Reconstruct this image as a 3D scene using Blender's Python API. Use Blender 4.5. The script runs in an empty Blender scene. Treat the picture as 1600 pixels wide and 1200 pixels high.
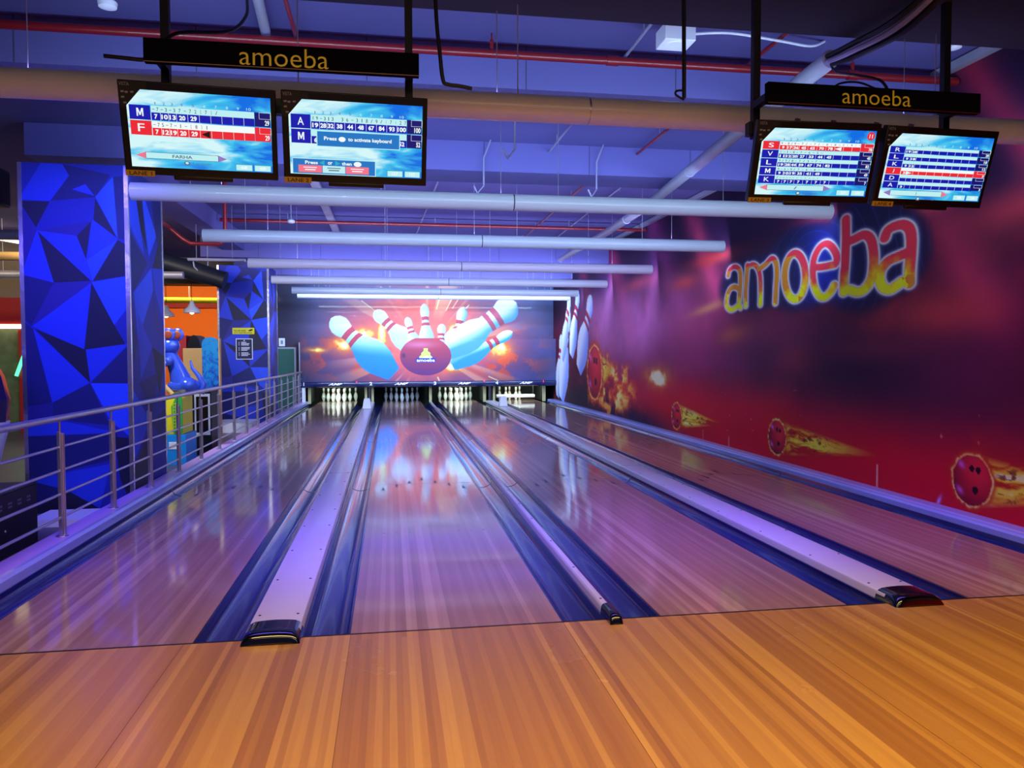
import bpy, bmesh, math, random
import numpy as np
from mathutils import Vector, Matrix
random.seed(7)
PI = math.pi
S = bpy.context.scene
COL = S.collection

# ------------------------------------------------------------------ camera
cam_d = bpy.data.cameras.new('camera'); cam = bpy.data.objects.new('camera', cam_d); COL.objects.link(cam)
yaw, pitch, roll = 0.15772, 0.0395045, -0.0018940
F = Vector((math.sin(yaw)*math.cos(pitch), math.cos(yaw)*math.cos(pitch), -math.sin(pitch)))
R = Vector((math.cos(yaw), -math.sin(yaw), 0)); U = R.cross(F)
R, U = R*math.cos(roll)+U*math.sin(roll), U*math.cos(roll)-R*math.sin(roll)
M = Matrix((R, U, -F)).transposed().to_4x4(); M.translation = (0.2013, -3.7536, 1.3626)
cam.matrix_world = M
cam_d.sensor_width = 36; cam_d.sensor_fit = 'HORIZONTAL'; cam_d.lens = 1195.8/1600*36
cam_d.clip_start = 0.05; cam_d.clip_end = 100
S.camera = cam
S.view_settings.view_transform = 'Standard'; S.view_settings.look = 'None'
S.view_settings.gamma = 1; S.view_settings.exposure = 0.0
S.view_settings.use_curve_mapping = False

# ------------------------------------------------------------------ world
w = bpy.data.worlds.new('world'); S.world = w; w.use_nodes = True
w.node_tree.nodes['Background'].inputs[0].default_value = (0.16, 0.14, 0.42, 1)
w.node_tree.nodes['Background'].inputs[1].default_value = 0.25

# ------------------------------------------------------------------ lights
def area(name, loc, target, sx, sy, power, color, spread=PI):
    l = bpy.data.lights.new(name, 'AREA'); l.shape = 'RECTANGLE'; l.size = sx; l.size_y = sy
    l.energy = power; l.color = color; l.spread = spread
    o = bpy.data.objects.new(name, l); COL.objects.link(o); o.location = loc
    d = Vector(target)-Vector(loc); o.rotation_euler = d.to_track_quat('-Z', 'Y').to_euler()
    return o
TUBE_Y = [0.78, 3.6, 6.17, 9.07, 11.86, 14.35, 15.22]
# blacklight battens behind every white pipe: they wash away from the bowler
for i, ty in enumerate(TUBE_Y):
    pw = [180, 215, 230, 250, 250, 215, 190][i]
    c = [(0.42,0.70,1.0),(0.40,0.62,1.0),(0.50,0.56,1.0),(0.44,0.58,1.0),(0.42,0.60,1.0),(0.42,0.62,1.0),(0.50,0.74,1.0)][i]
    area('blacklight_glow', (1.37, ty+0.115, 2.83), (1.37, ty+1.6, 2.45), 6.66, 0.05, pw, c)
    area('blacklight_up_glow', (1.33, ty+0.10, 2.93), (1.33, ty+0.6, 4.2), 6.4, 0.05, pw*0.07, (0.42,0.36,1.0))
# violet led wash over the near lanes
area('led_wash', (1.33, 0.93, 2.76), (1.33, 1.9, 0), 6.2, 0.1, 85, (0.18, 0.09, 1.0), 1.7)
area('led_wash_side', (-2.7, 2.5, 3.35), (-2.7, 4.3, 1.0), 0.8, 0.2, 22, (0.10, 0.07, 1.0), 1.7)
# warm ceiling downlights of the seating area behind the bowler
area('seating_downlight', (1.0, -2.7, 3.6), (1.0, -1.9, 0), 6.0, 0.8, 150, (1.0, 0.70, 0.26), 2.2)
area('seating_downlight', (1.0, -6.0, 3.3), (1.2, 0.6, 2.0), 6.0, 1.0, 34, (1.0, 0.78, 0.50))
# pin deck lamps
for x, c, pw in ((-1.26,(0.72,1.0,0.78),16),(0.527,(0.3,0.6,1.0),2.0),(2.107,(0.72,1.0,0.78),16),(3.907,(0.78,1.0,0.76),18)):
    area('pin_deck_glow', (x, 17.85, 0.52), (x, 18.45, 0.05), 1.0, 0.08, pw, c)
# arcade hall to the left, warm lamps plus one added fill
area('arcade_glow', (-5.6, 17.5, 3.6), (-5.6, 20.5, 1.2), 3.0, 1.0, 160, (1.0, 0.72, 0.35))
area('arcade_glow', (-4.6, 9.0, 3.3), (-4.2, 11.5, 0.5), 1.5, 1.0, 60, (1.0, 0.85, 0.65))
area('arcade_glow', (-3.2, 6.1, 3.2), (-2.8, 7.8, 0.8), 0.6, 0.4, 40, (0.9, 0.9, 1.0), 1.8)  # unseen cool fill, added to brighten the mouse ride
area('arcade_glow', (-7.5, 9.5, 4.0), (-7.4, 12.5, 1.8), 2.5, 1.0, 170, (1.0, 0.8, 0.45))
area('arcade_blacklight', (-3.6, 1.5, 2.6), (-3.4, 4.5, 0.2), 0.8, 0.3, 26, (0.16, 0.12, 1.0))

# ------------------------------------------------------------------ materials
def lin(c):
    if isinstance(c, str):
        c = [int(c[i:i+2], 16)/255 for i in (0, 2, 4)]
    return tuple((v/12.92 if v <= 0.04045 else ((v+0.055)/1.055)**2.4) for v in c)
def new_mat(name):
    m = bpy.data.materials.new(name); m.use_nodes = True
    nt = m.node_tree; return m, nt, nt.nodes['Principled BSDF']
def mat(name, col, rough=0.5, metal=0.0, coat=0.0, noise=0.12, scale=6.0, emit=None, es=0.0, bump=0.0):
    m, nt, b = new_mat(name)
    c = lin(col)
    b.inputs['Roughness'].default_value = rough; b.inputs['Metallic'].default_value = metal
    b.inputs['Coat Weight'].default_value = coat; b.inputs['Coat Roughness'].default_value = 0.08
    if noise > 0:
        tc = nt.nodes.new('ShaderNodeTexCoord'); n = nt.nodes.new('ShaderNodeTexNoise')
        n.inputs['Scale'].default_value = scale; n.inputs['Detail'].default_value = 4
        mr = nt.nodes.new('ShaderNodeMapRange'); mr.inputs['To Min'].default_value = 1-noise; mr.inputs['To Max'].default_value = 1+noise
        mx = nt.nodes.new('ShaderNodeVectorMath'); mx.operation = 'SCALE'; mx.inputs[0].default_value = c
        nt.links.new(tc.outputs['Object'], n.inputs['Vector']); nt.links.new(n.outputs['Fac'], mr.inputs['Value'])
        nt.links.new(mr.outputs[0], mx.inputs['Scale']); nt.links.new(mx.outputs[0], b.inputs['Base Color'])
        if bump > 0:
            bp = nt.nodes.new('ShaderNodeBump'); bp.inputs['Strength'].default_value = bump; bp.inputs['Distance'].default_value = 0.01
            nt.links.new(n.outputs['Fac'], bp.inputs['Height']); nt.links.new(bp.outputs[0], b.inputs['Normal'])
    else:
        b.inputs['Base Color'].default_value = (*c, 1)
    if emit:
        b.inputs['Emission Color'].default_value = (*lin(emit), 1); b.inputs['Emission Strength'].default_value = es
    return m
def glow(name, col, s=1.0):
    m, nt, b = new_mat(name)
    b.inputs['Base Color'].default_value = (0.01, 0.01, 0.01, 1); b.inputs['Roughness'].default_value = 0.4
    b.inputs['Emission Color'].default_value = (*lin(col), 1); b.inputs['Emission Strength'].default_value = s
    return m
def attr_mat(name, rough=0.45, coat=0.0, spec=0.5, emis=0.0):
    m, nt, b = new_mat(name)
    a = nt.nodes.new('ShaderNodeAttribute'); a.attribute_name = 'Col'
    tc = nt.nodes.new('ShaderNodeTexCoord'); n = nt.nodes.new('ShaderNodeTexNoise'); n.inputs['Scale'].default_value = 60
    mr = nt.nodes.new('ShaderNodeMapRange'); mr.inputs['To Min'].default_value = 0.93; mr.inputs['To Max'].default_value = 1.07
    mx = nt.nodes.new('ShaderNodeVectorMath'); mx.operation = 'SCALE'
    nt.links.new(tc.outputs['Object'], n.inputs['Vector']); nt.links.new(n.outputs['Fac'], mr.inputs['Value'])
    nt.links.new(a.outputs['Color'], mx.inputs[0]); nt.links.new(mr.outputs[0], mx.inputs['Scale'])
    nt.links.new(mx.outputs[0], b.inputs['Base Color'])
    b.inputs['Roughness'].default_value = rough; b.inputs['Coat Weight'].default_value = coat
    b.inputs['Specular IOR Level'].default_value = spec
    if emis > 0:
        b.inputs['Base Color'].default_value = (0, 0, 0, 1)
        nt.links.remove(b.inputs['Base Color'].links[0])
        nt.links.new(a.outputs['Color'], b.inputs['Emission Color']); b.inputs['Emission Strength'].default_value = emis
    return m
def wood(name, c1, c2, c3, rough, coatr, strip=0.0271):
    m, nt, b = new_mat(name); N = nt.nodes; L = nt.links
    tc = N.new('ShaderNodeTexCoord'); sp = N.new('ShaderNodeSeparateXYZ'); L.new(tc.outputs['Object'], sp.inputs[0])
    def math_(op, a, bb=None, v=None):
        n = N.new('ShaderNodeMath'); n.operation = op
        L.new(a, n.inputs[0]) if not isinstance(a, float) else setattr(n.inputs[0], 'default_value', a)
        if bb is not None: L.new(bb, n.inputs[1])
        elif v is not None: n.inputs[1].default_value = v
        return n.outputs[0]
    def cellrand(width, length, seed):
        ix = math_('FLOOR', math_('DIVIDE', sp.outputs['X'], v=width))
        ofs = N.new('ShaderNodeTexWhiteNoise'); ofs.noise_dimensions = '1D'; L.new(math_('ADD', ix, v=seed), ofs.inputs['W'])
        iy = math_('FLOOR', math_('ADD', math_('DIVIDE', sp.outputs['Y'], v=length), math_('MULTIPLY', ofs.outputs['Value'], v=9.0)))
        cb = N.new('ShaderNodeCombineXYZ'); L.new(ix, cb.inputs[0]); L.new(iy, cb.inputs[1]); cb.inputs[2].default_value = seed
        wn = N.new('ShaderNodeTexWhiteNoise'); wn.noise_dimensions = '3D'; L.new(cb.outputs[0], wn.inputs['Vector'])
        return wn.outputs['Value']
    r1 = cellrand(strip, 60.0, 3.0); r2 = cellrand(strip*2, 60.0, 11.0)
    mp = N.new('ShaderNodeMapping'); mp.inputs['Scale'].default_value = (60, 2.2, 1); L.new(tc.outputs['Object'], mp.inputs[0])
    ns = N.new('ShaderNodeTexNoise'); ns.inputs['Scale'].default_value = 1.0; ns.inputs['Detail'].default_value = 5; L.new(mp.outputs[0], ns.inputs['Vector'])
    f = math_('ADD', math_('ADD', math_('MULTIPLY', r1, v=0.48), math_('MULTIPLY', r2, v=0.26)), math_('MULTIPLY', ns.outputs['Fac'], v=0.28))
    cr = N.new('ShaderNodeValToRGB'); L.new(f, cr.inputs[0])
    e = cr.color_ramp.elements; e[0].position = 0.12; e[0].color = (*lin(c1), 1); e[1].position = 0.88; e[1].color = (*lin(c3), 1)
    k = e.new(0.5); k.color = (*lin(c2), 1)
    L.new(cr.outputs[0], b.inputs['Base Color'])
    b.inputs['Roughness'].default_value = rough; b.inputs['Coat Weight'].default_value = 0.55 if coatr > 0.1 else 1.0; b.inputs['Coat IOR'].default_value = 1.5 if coatr > 0.1 else 1.65
    n3 = N.new('ShaderNodeTexNoise'); n3.inputs['Scale'].default_value = 1.3; n3.inputs['Detail'].default_value = 6; L.new(tc.outputs['Object'], n3.inputs['Vector'])
    mr = N.new('ShaderNodeMapRange'); mr.inputs['From Min'].default_value = 0.3; mr.inputs['From Max'].default_value = 0.7
    mr.inputs['To Min'].default_value = coatr*0.7; mr.inputs['To Max'].default_value = coatr*1.5
    L.new(n3.outputs['Fac'], mr.inputs['Value']); L.new(mr.outputs[0], b.inputs['Coat Roughness'])
    return m
MT = {}
MT['approach'] = wood('approach_maple', '9C6228', 'B87E36', 'D49C4C', 0.45, 0.20)
MT['lane'] = wood('lane_maple', '946C60', 'B08474', 'CCA690', 0.5, 0.075)
MT['seamwood'] = mat('approach_seam', '6A3A14', 0.6, noise=0)
MT['gutter'] = mat('gutter_plastic', '161C62', 0.18, coat=0.6, noise=0.15, scale=3)
MT['gutter_edge'] = mat('gutter_edge', '1A1A2A', 0.35, noise=0.1)
MT['cap'] = mat('cap_cream', 'D8D0E0', 0.32, coat=0.3, noise=0.05, scale=8)
MT['nose'] = mat('nose_black', '05060E', 0.08, coat=1.0, noise=0)
MT['screw'] = mat('screw', '2A2A38', 0.4, metal=0.8, noise=0)
MT['ledge'] = mat('ledge_lilac', 'C8A0E8', 0.4, noise=0.06)
MT['ledge_lip'] = mat('ledge_lip', 'A8B0F0', 0.25, coat=0.5, noise=0.05)
MT['steel'] = mat('stainless_steel', 'C4C0CC', 0.30, metal=0.9, noise=0.08, scale=12)
MT['chrome'] = mat('trim_chrome', 'D8D8D8', 0.25, metal=0.9, noise=0.25, scale=9, bump=0.3)
MT['black'] = mat('matte_black', '0B0B14', 0.5, noise=0.1)
MT['gloss_black'] = mat('gloss_black', '06070C', 0.32, noise=0)
MT['board'] = mat('sign_black', '04060F', 0.85, noise=0); MT['board'].node_tree.nodes['Principled BSDF'].inputs['Specular IOR Level'].default_value = 0.1
MT['pipe'] = mat('pvc_white', 'E4E8F0', 0.28, coat=0.3, noise=0.03, scale=3)
MT['white'] = mat('white_plastic', 'E8E8EE', 0.35, noise=0.04)
MT['ceil'] = mat('ceiling_paint', '544E88', 0.8, noise=0.08, scale=1.2)
MT['beam'] = mat('beam_paint', '5E5898', 0.75, noise=0.06, scale=1.5)
MT['seam'] = mat('beam_seam', '403A60', 0.8, noise=0)
MT['beamdark'] = mat('beam_dark', '1C1822', 0.85, noise=0.1)
MT['galv'] = mat('galvanised', 'A8A8B8', 0.42, metal=0.35, noise=0.15, scale=5)
MT['conduit'] = mat('conduit_grey', '8A86A0', 0.5, noise=0.08)
MT['redpipe'] = mat('red_pipe', '7C1018', 0.35, coat=0.3, noise=0.1)
MT['lamp'] = glow('blacklight_tube', '8A86FF', 2.0)
MT['gold'] = mat('sign_gold', 'E8C828', 0.45, noise=0.05, emit='C8A828', es=0.12)
MT['tag'] = mat('lane_tag', 'B08820', 0.5, noise=0.08)
MT['ink'] = mat('ink_black', '050508', 0.5, noise=0)
MT['pinwhite'] = mat('pin_white', 'F4F2EE', 0.2, coat=0.6, noise=0)
MT['pinred'] = mat('pin_red', 'C01828', 0.25, coat=0.6, noise=0)
MT['pit'] = mat('pit_black', '0A0C12', 0.8, noise=0.1)
MT['kick'] = mat('kickback_beige', 'B8B078', 0.5, noise=0.1)
MT['trimblue'] = mat('mask_trim', '141C50', 0.2, coat=0.6, noise=0.05)
MT['letter'] = mat('mask_letter', 'F4F4FF', 0.4, noise=0, emit='F0F0FF', es=0.25)
MT['led'] = glow('led_red', 'FF2030', 4)
MT['orange'] = mat('orange_wall', 'FF7A10', 0.7, noise=0.08, scale=0.8)
MT['redwall'] = mat('red_wall', 'A81820', 0.6, noise=0.1)
MT['yellow'] = mat('yellow_paint', 'E8D820', 0.45, noise=0.06)
MT['green'] = mat('green_paint', '28A040', 0.45, noise=0.06)
MT['teal'] = mat('door_green', '245C50', 0.5, noise=0.06)
MT['bluepl'] = mat('blue_plastic', '2C48B8', 0.16, coat=0.8, noise=0.04)
MT['earbrown'] = mat('ear_brown', '7A3018', 0.4, noise=0)
MT['pinkpl'] = mat('pink_plastic', 'F0A0B0', 0.3, coat=0.5, noise=0)
MT['sky'] = mat('sky_blue_panel', '1890E8', 0.4, noise=0.06)
MT['tan'] = mat('tan_box', 'C8A060', 0.6, noise=0.1)
MT['brick'] = mat('poster_art', '607050', 0.6, noise=0.6, scale=7)
MT['duct'] = mat('flex_duct', '1E2434', 0.5, noise=0.2, scale=8)
MT['darkfloor'] = mat('arcade_floor', '4A4050', 0.35, noise=0.4, scale=2)
MT['wallgrey'] = mat('hall_paint', '8A7A68', 0.8, noise=0.1)
MT['navywall'] = mat('navy_paint', '141838', 0.5, noise=0.15)
MT['warmglow'] = glow('warm_tube', 'FFE8C0', 5)
MT['neon'] = glow('neon_green', '50F0A0', 2.5)
MT['paper'] = mat('paper', 'E8ECF8', 0.6, noise=0.03)
MT['ysign'] = mat('yellow_sign', 'E8E020', 0.5, noise=0.03)
MT['navysign'] = mat('navy_sign', '101848', 0.4, noise=0.05)

# ------------------------------------------------------------------ mesh helpers
class MB:
    def __init__(s): s.v = []; s.f = []; s.m = []; s.mats = []
    def mi(s, m):
        m = MT[m] if isinstance(m, str) else m
        if m not in s.mats: s.mats.append(m)
        return s.mats.index(m)
    def add(s, vs, fs, m):
        b = len(s.v); i = s.mi(m); s.v += [tuple(v) for v in vs]
        s.f += [tuple(b+k for k in f) for f in fs]; s.m += [i]*len(fs); return s
    def box(s, x0, x1, y0, y1, z0, z1, m):
        vs = [(x, y, z) for x in (x0, x1) for y in (y0, y1) for z in (z0, z1)]
        return s.add(vs, [(0,1,3,2),(4,6,7,5),(0,4,5,1),(2,3,7,6),(0,2,6,4),(1,5,7,3)], m)
    def obox(s, c, size, mx, m):
        vs = [Vector(c)+mx@Vector((x*size[0]/2, y*size[1]/2, z*size[2]/2)) for x in (-1,1) for y in (-1,1) for z in (-1,1)]
        return s.add(vs, [(0,1,3,2),(4,6,7,5),(0,4,5,1),(2,3,7,6),(0,2,6,4),(1,5,7,3)], m)
    def tube(s, pts, r, m, n=12, caps=True):
        pts = [Vector(p) for p in pts]; rr = r if isinstance(r, (list, tuple)) else [r]*len(pts)
        rings = []; ref = None
        for i, p in enumerate(pts):
            t = (pts[min(i+1, len(pts)-1)]-pts[max(i-1, 0)]).normalized()
            if ref is None: ref = Vector((0,0,1)) if abs(t.z) < 0.9 else Vector((1,0,0))
            a = (ref-t*ref.dot(t)).normalized(); ref = a; b = t.cross(a)
            rings.append([p+(a*math.cos(2*PI*k/n)+b*math.sin(2*PI*k/n))*rr[i] for k in range(n)])
        vs = [v for g in rings for v in g]; fs = []
        for i in range(len(pts)-1):
            for k in range(n): fs.append((i*n+k, i*n+(k+1)%n, (i+1)*n+(k+1)%n, (i+1)*n+k))
        if caps: fs.append(tuple(range(n-1, -1, -1))); fs.append(tuple((len(pts)-1)*n+k for k in range(n)))
        return s.add(vs, fs, m)
    def lathe(s, prof, m, c=(0,0,0), n=20, axis='z'):
        vs = []; fs = []
        for r, z in prof:
            for k in range(n):
                a = 2*PI*k/n; q = (r*math.cos(a), r*math.sin(a), z)
                if axis == 'y': q = (q[0], q[2], q[1])
                if axis == 'x': q = (q[2], q[0], q[1])
                vs.append((q[0]+c[0], q[1]+c[1], q[2]+c[2]))
        for i in range(len(prof)-1):
            for k in range(n): fs.append((i*n+k, i*n+(k+1)%n, (i+1)*n+(k+1)%n, (i+1)*n+k))
        fs.append(tuple(range(n-1, -1, -1))); fs.append(tuple((len(prof)-1)*n+k for k in range(n)))
        return s.add(vs, fs, m)
    def ball(s, c, r, m, n=16, mx=None):
        rx, ry, rz = r if isinstance(r, (list, tuple)) else (r, r, r)
        vs = []; fs = []; k2 = n//2
        for i in range(k2+1):
            t = PI*i/k2
            for k in range(n):
                a = 2*PI*k/n; q = Vector((rx*math.sin(t)*math.cos(a), ry*math.sin(t)*math.sin(a), rz*math.cos(t)))
                if mx: q = mx@q
                vs.append(q+Vector(c))
        for i in range(k2):
            for k in range(n): fs.append((i*n+k, (i+1)*n+k, (i+1)*n+(k+1)%n, i*n+(k+1)%n))
        return s.add(vs, fs, m)
    def prism(s, prof, y0, y1, m, closed=True):      # profile in (x, z) swept along y
        n = len(prof); vs = [(x, y0, z) for x, z in prof]+[(x, y1, z) for x, z in prof]
        fs = [(k, (k+1)%n, n+(k+1)%n, n+k) for k in range(n if closed else n-1)]
        if closed: fs += [tuple(range(n-1, -1, -1)), tuple(range(n, 2*n))]
        return s.add(vs, fs, m)
    def build(s, name, parent=None, bevel=0.0, smooth=True, ang=35, loc=None):
        me = bpy.data.meshes.new(name)
        bm = bmesh.new(); vv = [bm.verts.new(v) for v in s.v]
        for f, mi in zip(s.f, s.m):
            try:
                q = bm.faces.new([vv[k] for k in f]); q.material_index = mi; q.smooth = smooth
            except ValueError: pass
        bmesh.ops.remove_doubles(bm, verts=bm.verts, dist=1e-6)
        bmesh.ops.recalc_face_normals(bm, faces=bm.faces)
        if smooth:
            for e in bm.edges:
                if len(e.link_faces) == 2 and e.calc_face_angle(0) > math.radians(ang): e.smooth = False
        bm.to_mesh(me); bm.free()
        for m in s.mats: me.materials.append(m)
        o = bpy.data.objects.new(name, me); COL.objects.link(o)
        if parent: o.parent = parent
        if loc: o.location = loc
        if bevel:
            b = o.modifiers.new('bevel', 'BEVEL'); b.width = bevel; b.segments = 2; b.limit_method = 'ANGLE'; b.angle_limit = math.radians(40)
        return o
def tag(o, label, cat, group=None):
    o['label'] = label; o['category'] = cat
    if group: o['group'] = group
    return o
def thing(name, label, cat, loc=(0,0,0), group=None, rz=0):
    o = bpy.data.objects.new(name, None); COL.objects.link(o); o.location = loc; o.rotation_euler = (0,0,rz)
    o.empty_display_size = 0.1
    return tag(o, label, cat, group)
def struct(o): o['kind'] = 'structure'; return o
def copy_tree(o, loc, label=None):
    r = o.copy(); COL.objects.link(r); r.location = loc
    if label: r['label'] = label
    for ch in list(o.children):
        c = ch.copy(); COL.objects.link(c); c.parent = r
        for g in list(ch.children):
            d = g.copy(); COL.objects.link(d); d.parent = c
    return r
_tc = {}
def text_geo(s, shear=0.0, off=0.0, res=3):
    k = (s, shear, off)
    if k not in _tc:
        cu = bpy.data.curves.new('t', 'FONT'); cu.body = s; cu.size = 1; cu.shear = shear; cu.offset = off
        cu.align_x = 'LEFT'; cu.resolution_u = res
        ob = bpy.data.objects.new('t', cu); COL.objects.link(ob)
        dg = bpy.context.evaluated_depsgraph_get(); me = bpy.data.meshes.new_from_object(ob.evaluated_get(dg))
        vs = [v.co.copy() for v in me.vertices]; fs = [tuple(p.vertices) for p in me.polygons]
        bpy.data.objects.remove(ob); bpy.data.curves.remove(cu); bpy.data.meshes.remove(me)
        if vs:
            x0 = min(v.x for v in vs); x1 = max(v.x for v in vs); y0 = min(v.y for v in vs); y1 = max(v.y for v in vs)
        else: x0 = x1 = y0 = y1 = 0
        _tc[k] = (vs, fs, x0, x1, y0, y1)
    return _tc[k]
def put_text(mb, s, mp, x0, x1, z0, z1, m, shear=0.0, off=0.0):
    """text stretched into the box (x0..x1, z0..z1); mp maps (x, z) to 3-D"""
    if s == 'M':                                   # upright block M
        P = [(0, 0), (0, 1), (0.26, 1), (0.5, 0.42), (0.74, 1), (1, 1), (1, 0), (0.8, 0), (0.8, 0.66), (0.58, 0.12), (0.42, 0.12), (0.2, 0.66), (0.2, 0)]
        mb.add([mp(x0+p*(x1-x0), z0+q*(z1-z0)) for p, q in P], [(0, 1, 11, 12), (1, 2, 3, 11), (3, 10, 11), (3, 9, 10), (3, 8, 9), (3, 4, 5, 8), (5, 6, 7, 8)], m); return
    vs, fs, a, b, c, d = text_geo(s, shear, off)
    if not vs or b <= a or d <= c: return
    if b-a < 0.33*(d-c):                           # keep narrow signs such as 1 or [ narrow
        xm = (x0+x1)/2; hw = (x1-x0)*0.17; x0, x1 = xm-hw, xm+hw
    mb.add([mp(x0+(v.x-a)/(b-a)*(x1-x0), z0+(v.y-c)/(d-c)*(z1-z0)) for v in vs], fs, m)

# ------------------------------------------------------------------ numpy painting for printed murals
rng = np.random.RandomState(3)
_lat = rng.rand(256, 256)
def vnoise(x, y):
    xi = np.floor(x).astype(int); yi = np.floor(y).astype(int); fx = x-xi; fy = y-yi
    fx = fx*fx*(3-2*fx); fy = fy*fy*(3-2*fy)
    a = _lat[xi & 255, yi & 255]; b = _lat[(xi+1) & 255, yi & 255]; c = _lat[xi & 255, (yi+1) & 255]; d = _lat[(xi+1) & 255, (yi+1) & 255]
    return (a*(1-fx)+b*fx)*(1-fy)+(c*(1-fx)+d*fx)*fy
def fbm(x, y, o=5):
    r = 0; a = 0.5; t = 0
    for k in range(o): r = r+a*vnoise(x*2**k+17*k, y*2**k+31*k); t += a; a *= 0.5
    return r/t
def srgb(h): return np.array([int(h[i:i+2], 16)/255 for i in (0, 2, 4)])
def mixc(img, col, a):
    a = np.clip(a, 0, 1)[..., None]
    return img*(1-a)+(srgb(col) if isinstance(col, str) else col)*a
def sstep(e0, e1, x):
    t = np.clip((x-e0)/(e1-e0), 0, 1); return t*t*(3-2*t)
def gauss(x, y, cx, cy, sx, sy, ang=0):
    c, s = math.cos(ang), math.sin(ang); dx = x-cx; dy = y-cy
    return np.exp(-(((dx*c+dy*s)/sx)**2+((-dx*s+dy*c)/sy)**2))
def dseg(x, y, a, b):
    ax, ay = a; bx, by = b; dx, dy = bx-ax, by-ay; L = dx*dx+dy*dy+1e-12
    t = np.clip(((x-ax)*dx+(y-ay)*dy)/L, 0, 1)
    return np.hypot(x-ax-t*dx, y-ay-t*dy), t
def pin_shape(img, x, y, top, bot, wid, hw=None, low=0.0, bands='C03048', hi='F4FAFF', lo='4A98E8', shade=(0.6, -0.8), neck=0.30):
    """printed bowling pin between head top and base; wid = belly half width"""
    T = np.array(top); B = np.array(bot); ax = B-T; L = np.hypot(*ax); ax = ax/L; nx = np.array([-ax[1], ax[0]])
    dx = x-T[0]; dy = y-T[1]; u = (dx*ax[0]+dy*ax[1])/L; v = (dx*nx[0]+dy*nx[1])
    hw = hw or wid*0.55
    us = [0, .02, .06, .12, .18, .24, neck, .36, .45, .55, .66, .78, .90, .97, 1.0]
    nk = hw*0.72
    rs = [0, hw*.45, hw*.8, hw, hw*.97, hw*.8, nk, nk*1.08, wid*.62, wid*.88, wid, wid*.92, wid*.68, wid*.55, wid*.45]
    prof = np.interp(u, us, rs); d = (np.abs(v)-prof)
    ins = (u > 0) & (u < 1)
    px = wid*0.06
    a = np.where(ins, np.clip(0.5-d/px, 0, 1), 0)
    vv = v/np.maximum(prof, 1e-4)
    sh = np.clip(0.5+0.5*((vv*nx[0])*shade[0]+(vv*nx[1])*shade[1])+0.25*(u-0.5), 0, 1)
    sh = sstep(0.30, 0.90, sh)
    if low: sh = np.clip(sh+low*sstep(1.95, 1.1, y), 0, 1)
    c = srgb(hi)*(1-sh[..., None])+srgb(lo)*sh[..., None]
    for b0, b1 in ((.235, .30), (.345, .40)):
        bb = (u > b0+0.01*vv*vv) & (u < b1+0.01*vv*vv); c = np.where(bb[..., None], srgb(bands)*(0.75+0.35*(1-sh[..., None])), c)
    return img*(1-a[..., None])+c*a[..., None]
def paint_mesh(name, xs, ys, colfun, place, material, parent=None):
    """grid mesh with a printed picture stored per vertex"""
    X, Y = np.meshgrid(xs, ys, indexing='ij'); img = np.clip(colfun(X, Y), 0, 1)
    linc = np.where(img <= 0.04045, img/12.92, ((img+0.055)/1.055)**2.4)
    nx, ny = len(xs), len(ys)
    co = place(X.ravel(), Y.ravel()).astype(np.float32)
    i = np.arange(nx-1)[:, None]*ny+np.arange(ny-1)[None, :]
    q = np.stack([i, i+ny, i+ny+1, i+1], -1).reshape(-1, 4)
    me = bpy.data.meshes.new(name)
    me.vertices.add(len(co)); me.vertices.foreach_set('co', co.ravel())
    me.loops.add(q.size); me.loops.foreach_set('vertex_index', q.ravel().astype(np.int32))
    me.polygons.add(len(q)); me.polygons.foreach_set('loop_start', np.arange(0, q.size, 4, dtype=np.int32))
    me.update(calc_edges=True)
    at = me.color_attributes.new('Col', 'FLOAT_COLOR', 'POINT')
    at.data.foreach_set('color', np.concatenate([linc.reshape(-1, 3), np.ones((nx*ny, 1))], 1).astype(np.float32).ravel())
    me.materials.append(material)
    o = bpy.data.objects.new(name, me); COL.objects.link(o)
    if parent: o.parent = parent
    return o

# ================================================================== SETTING
XW = 4.87; ZC = 3.75; YB = 17.95
W = 1.0541
LANES = [-1.7872, 0.0, 1.580, 3.380]          # left edge of each lane
# floor: approach and the hall floor
mb = MB(); mb.box(-2.6, 5.0, -7.5, -0.006, -0.10, 0.0, 'approach')
for x in (-1.82, -0.77, 0.0, 1.056, 2.11, 3.17, 4.2): mb.box(x, x+0.002, -7.5, -0.01, -0.001, 0.0004, 'seamwood')
struct(mb.build('floor', smooth=False))
mb = MB(); mb.box(-14, -2.245, -7.5, 22, -0.25, -0.15, 'darkfloor')
mb.box(-2.6, 5.0, -0.004, 20.2, -0.30, -0.20, 'darkfloor')
struct(mb.build('floor', smooth=False))
# ceiling slab
mb = MB(); mb.box(-14, 5.2, -7.5, 22, ZC, ZC+0.1, 'ceil')
struct(mb.build('ceiling', smooth=False))
# cross beams
for k, (y0, y1, zb, m) in enumerate([(0.25, 0.92, 3.42, 'beamdark'), (2.2, 2.75, 3.42, 'beam'), (4.9, 5.5, 3.42, 'beam'), (12.3, 12.9, 3.30, 'beam'), (15.6, 16.1, 3.30, 'beam')]):
    mb = MB(); mb.box(-12 if k < 2 else -3.5, XW-0.001, y0, y1, zb, ZC-0.001, m)
    if m == 'beam':
        for x in np.arange(-2.4, 4.8, 1.22): mb.box(x, x+0.008, y0-0.002, y0, zb, ZC-0.002, 'seam')
    struct(mb.build('trim_%d' % (k+1), smooth=False))
mb = MB(); mb.box(-3.08, -2.66, 5.502, 12.298, 3.44, ZC-0.002, 'beam')
struct(mb.build('trim_6', smooth=False))
# floor joint strip of dark rubber at the foul line
mb = MB(); mb.box(-2.02, 4.7, -0.008, 0.004, -0.05, 0.0012, 'ink')
struct(mb.build('trim_7', smooth=False))

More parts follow.
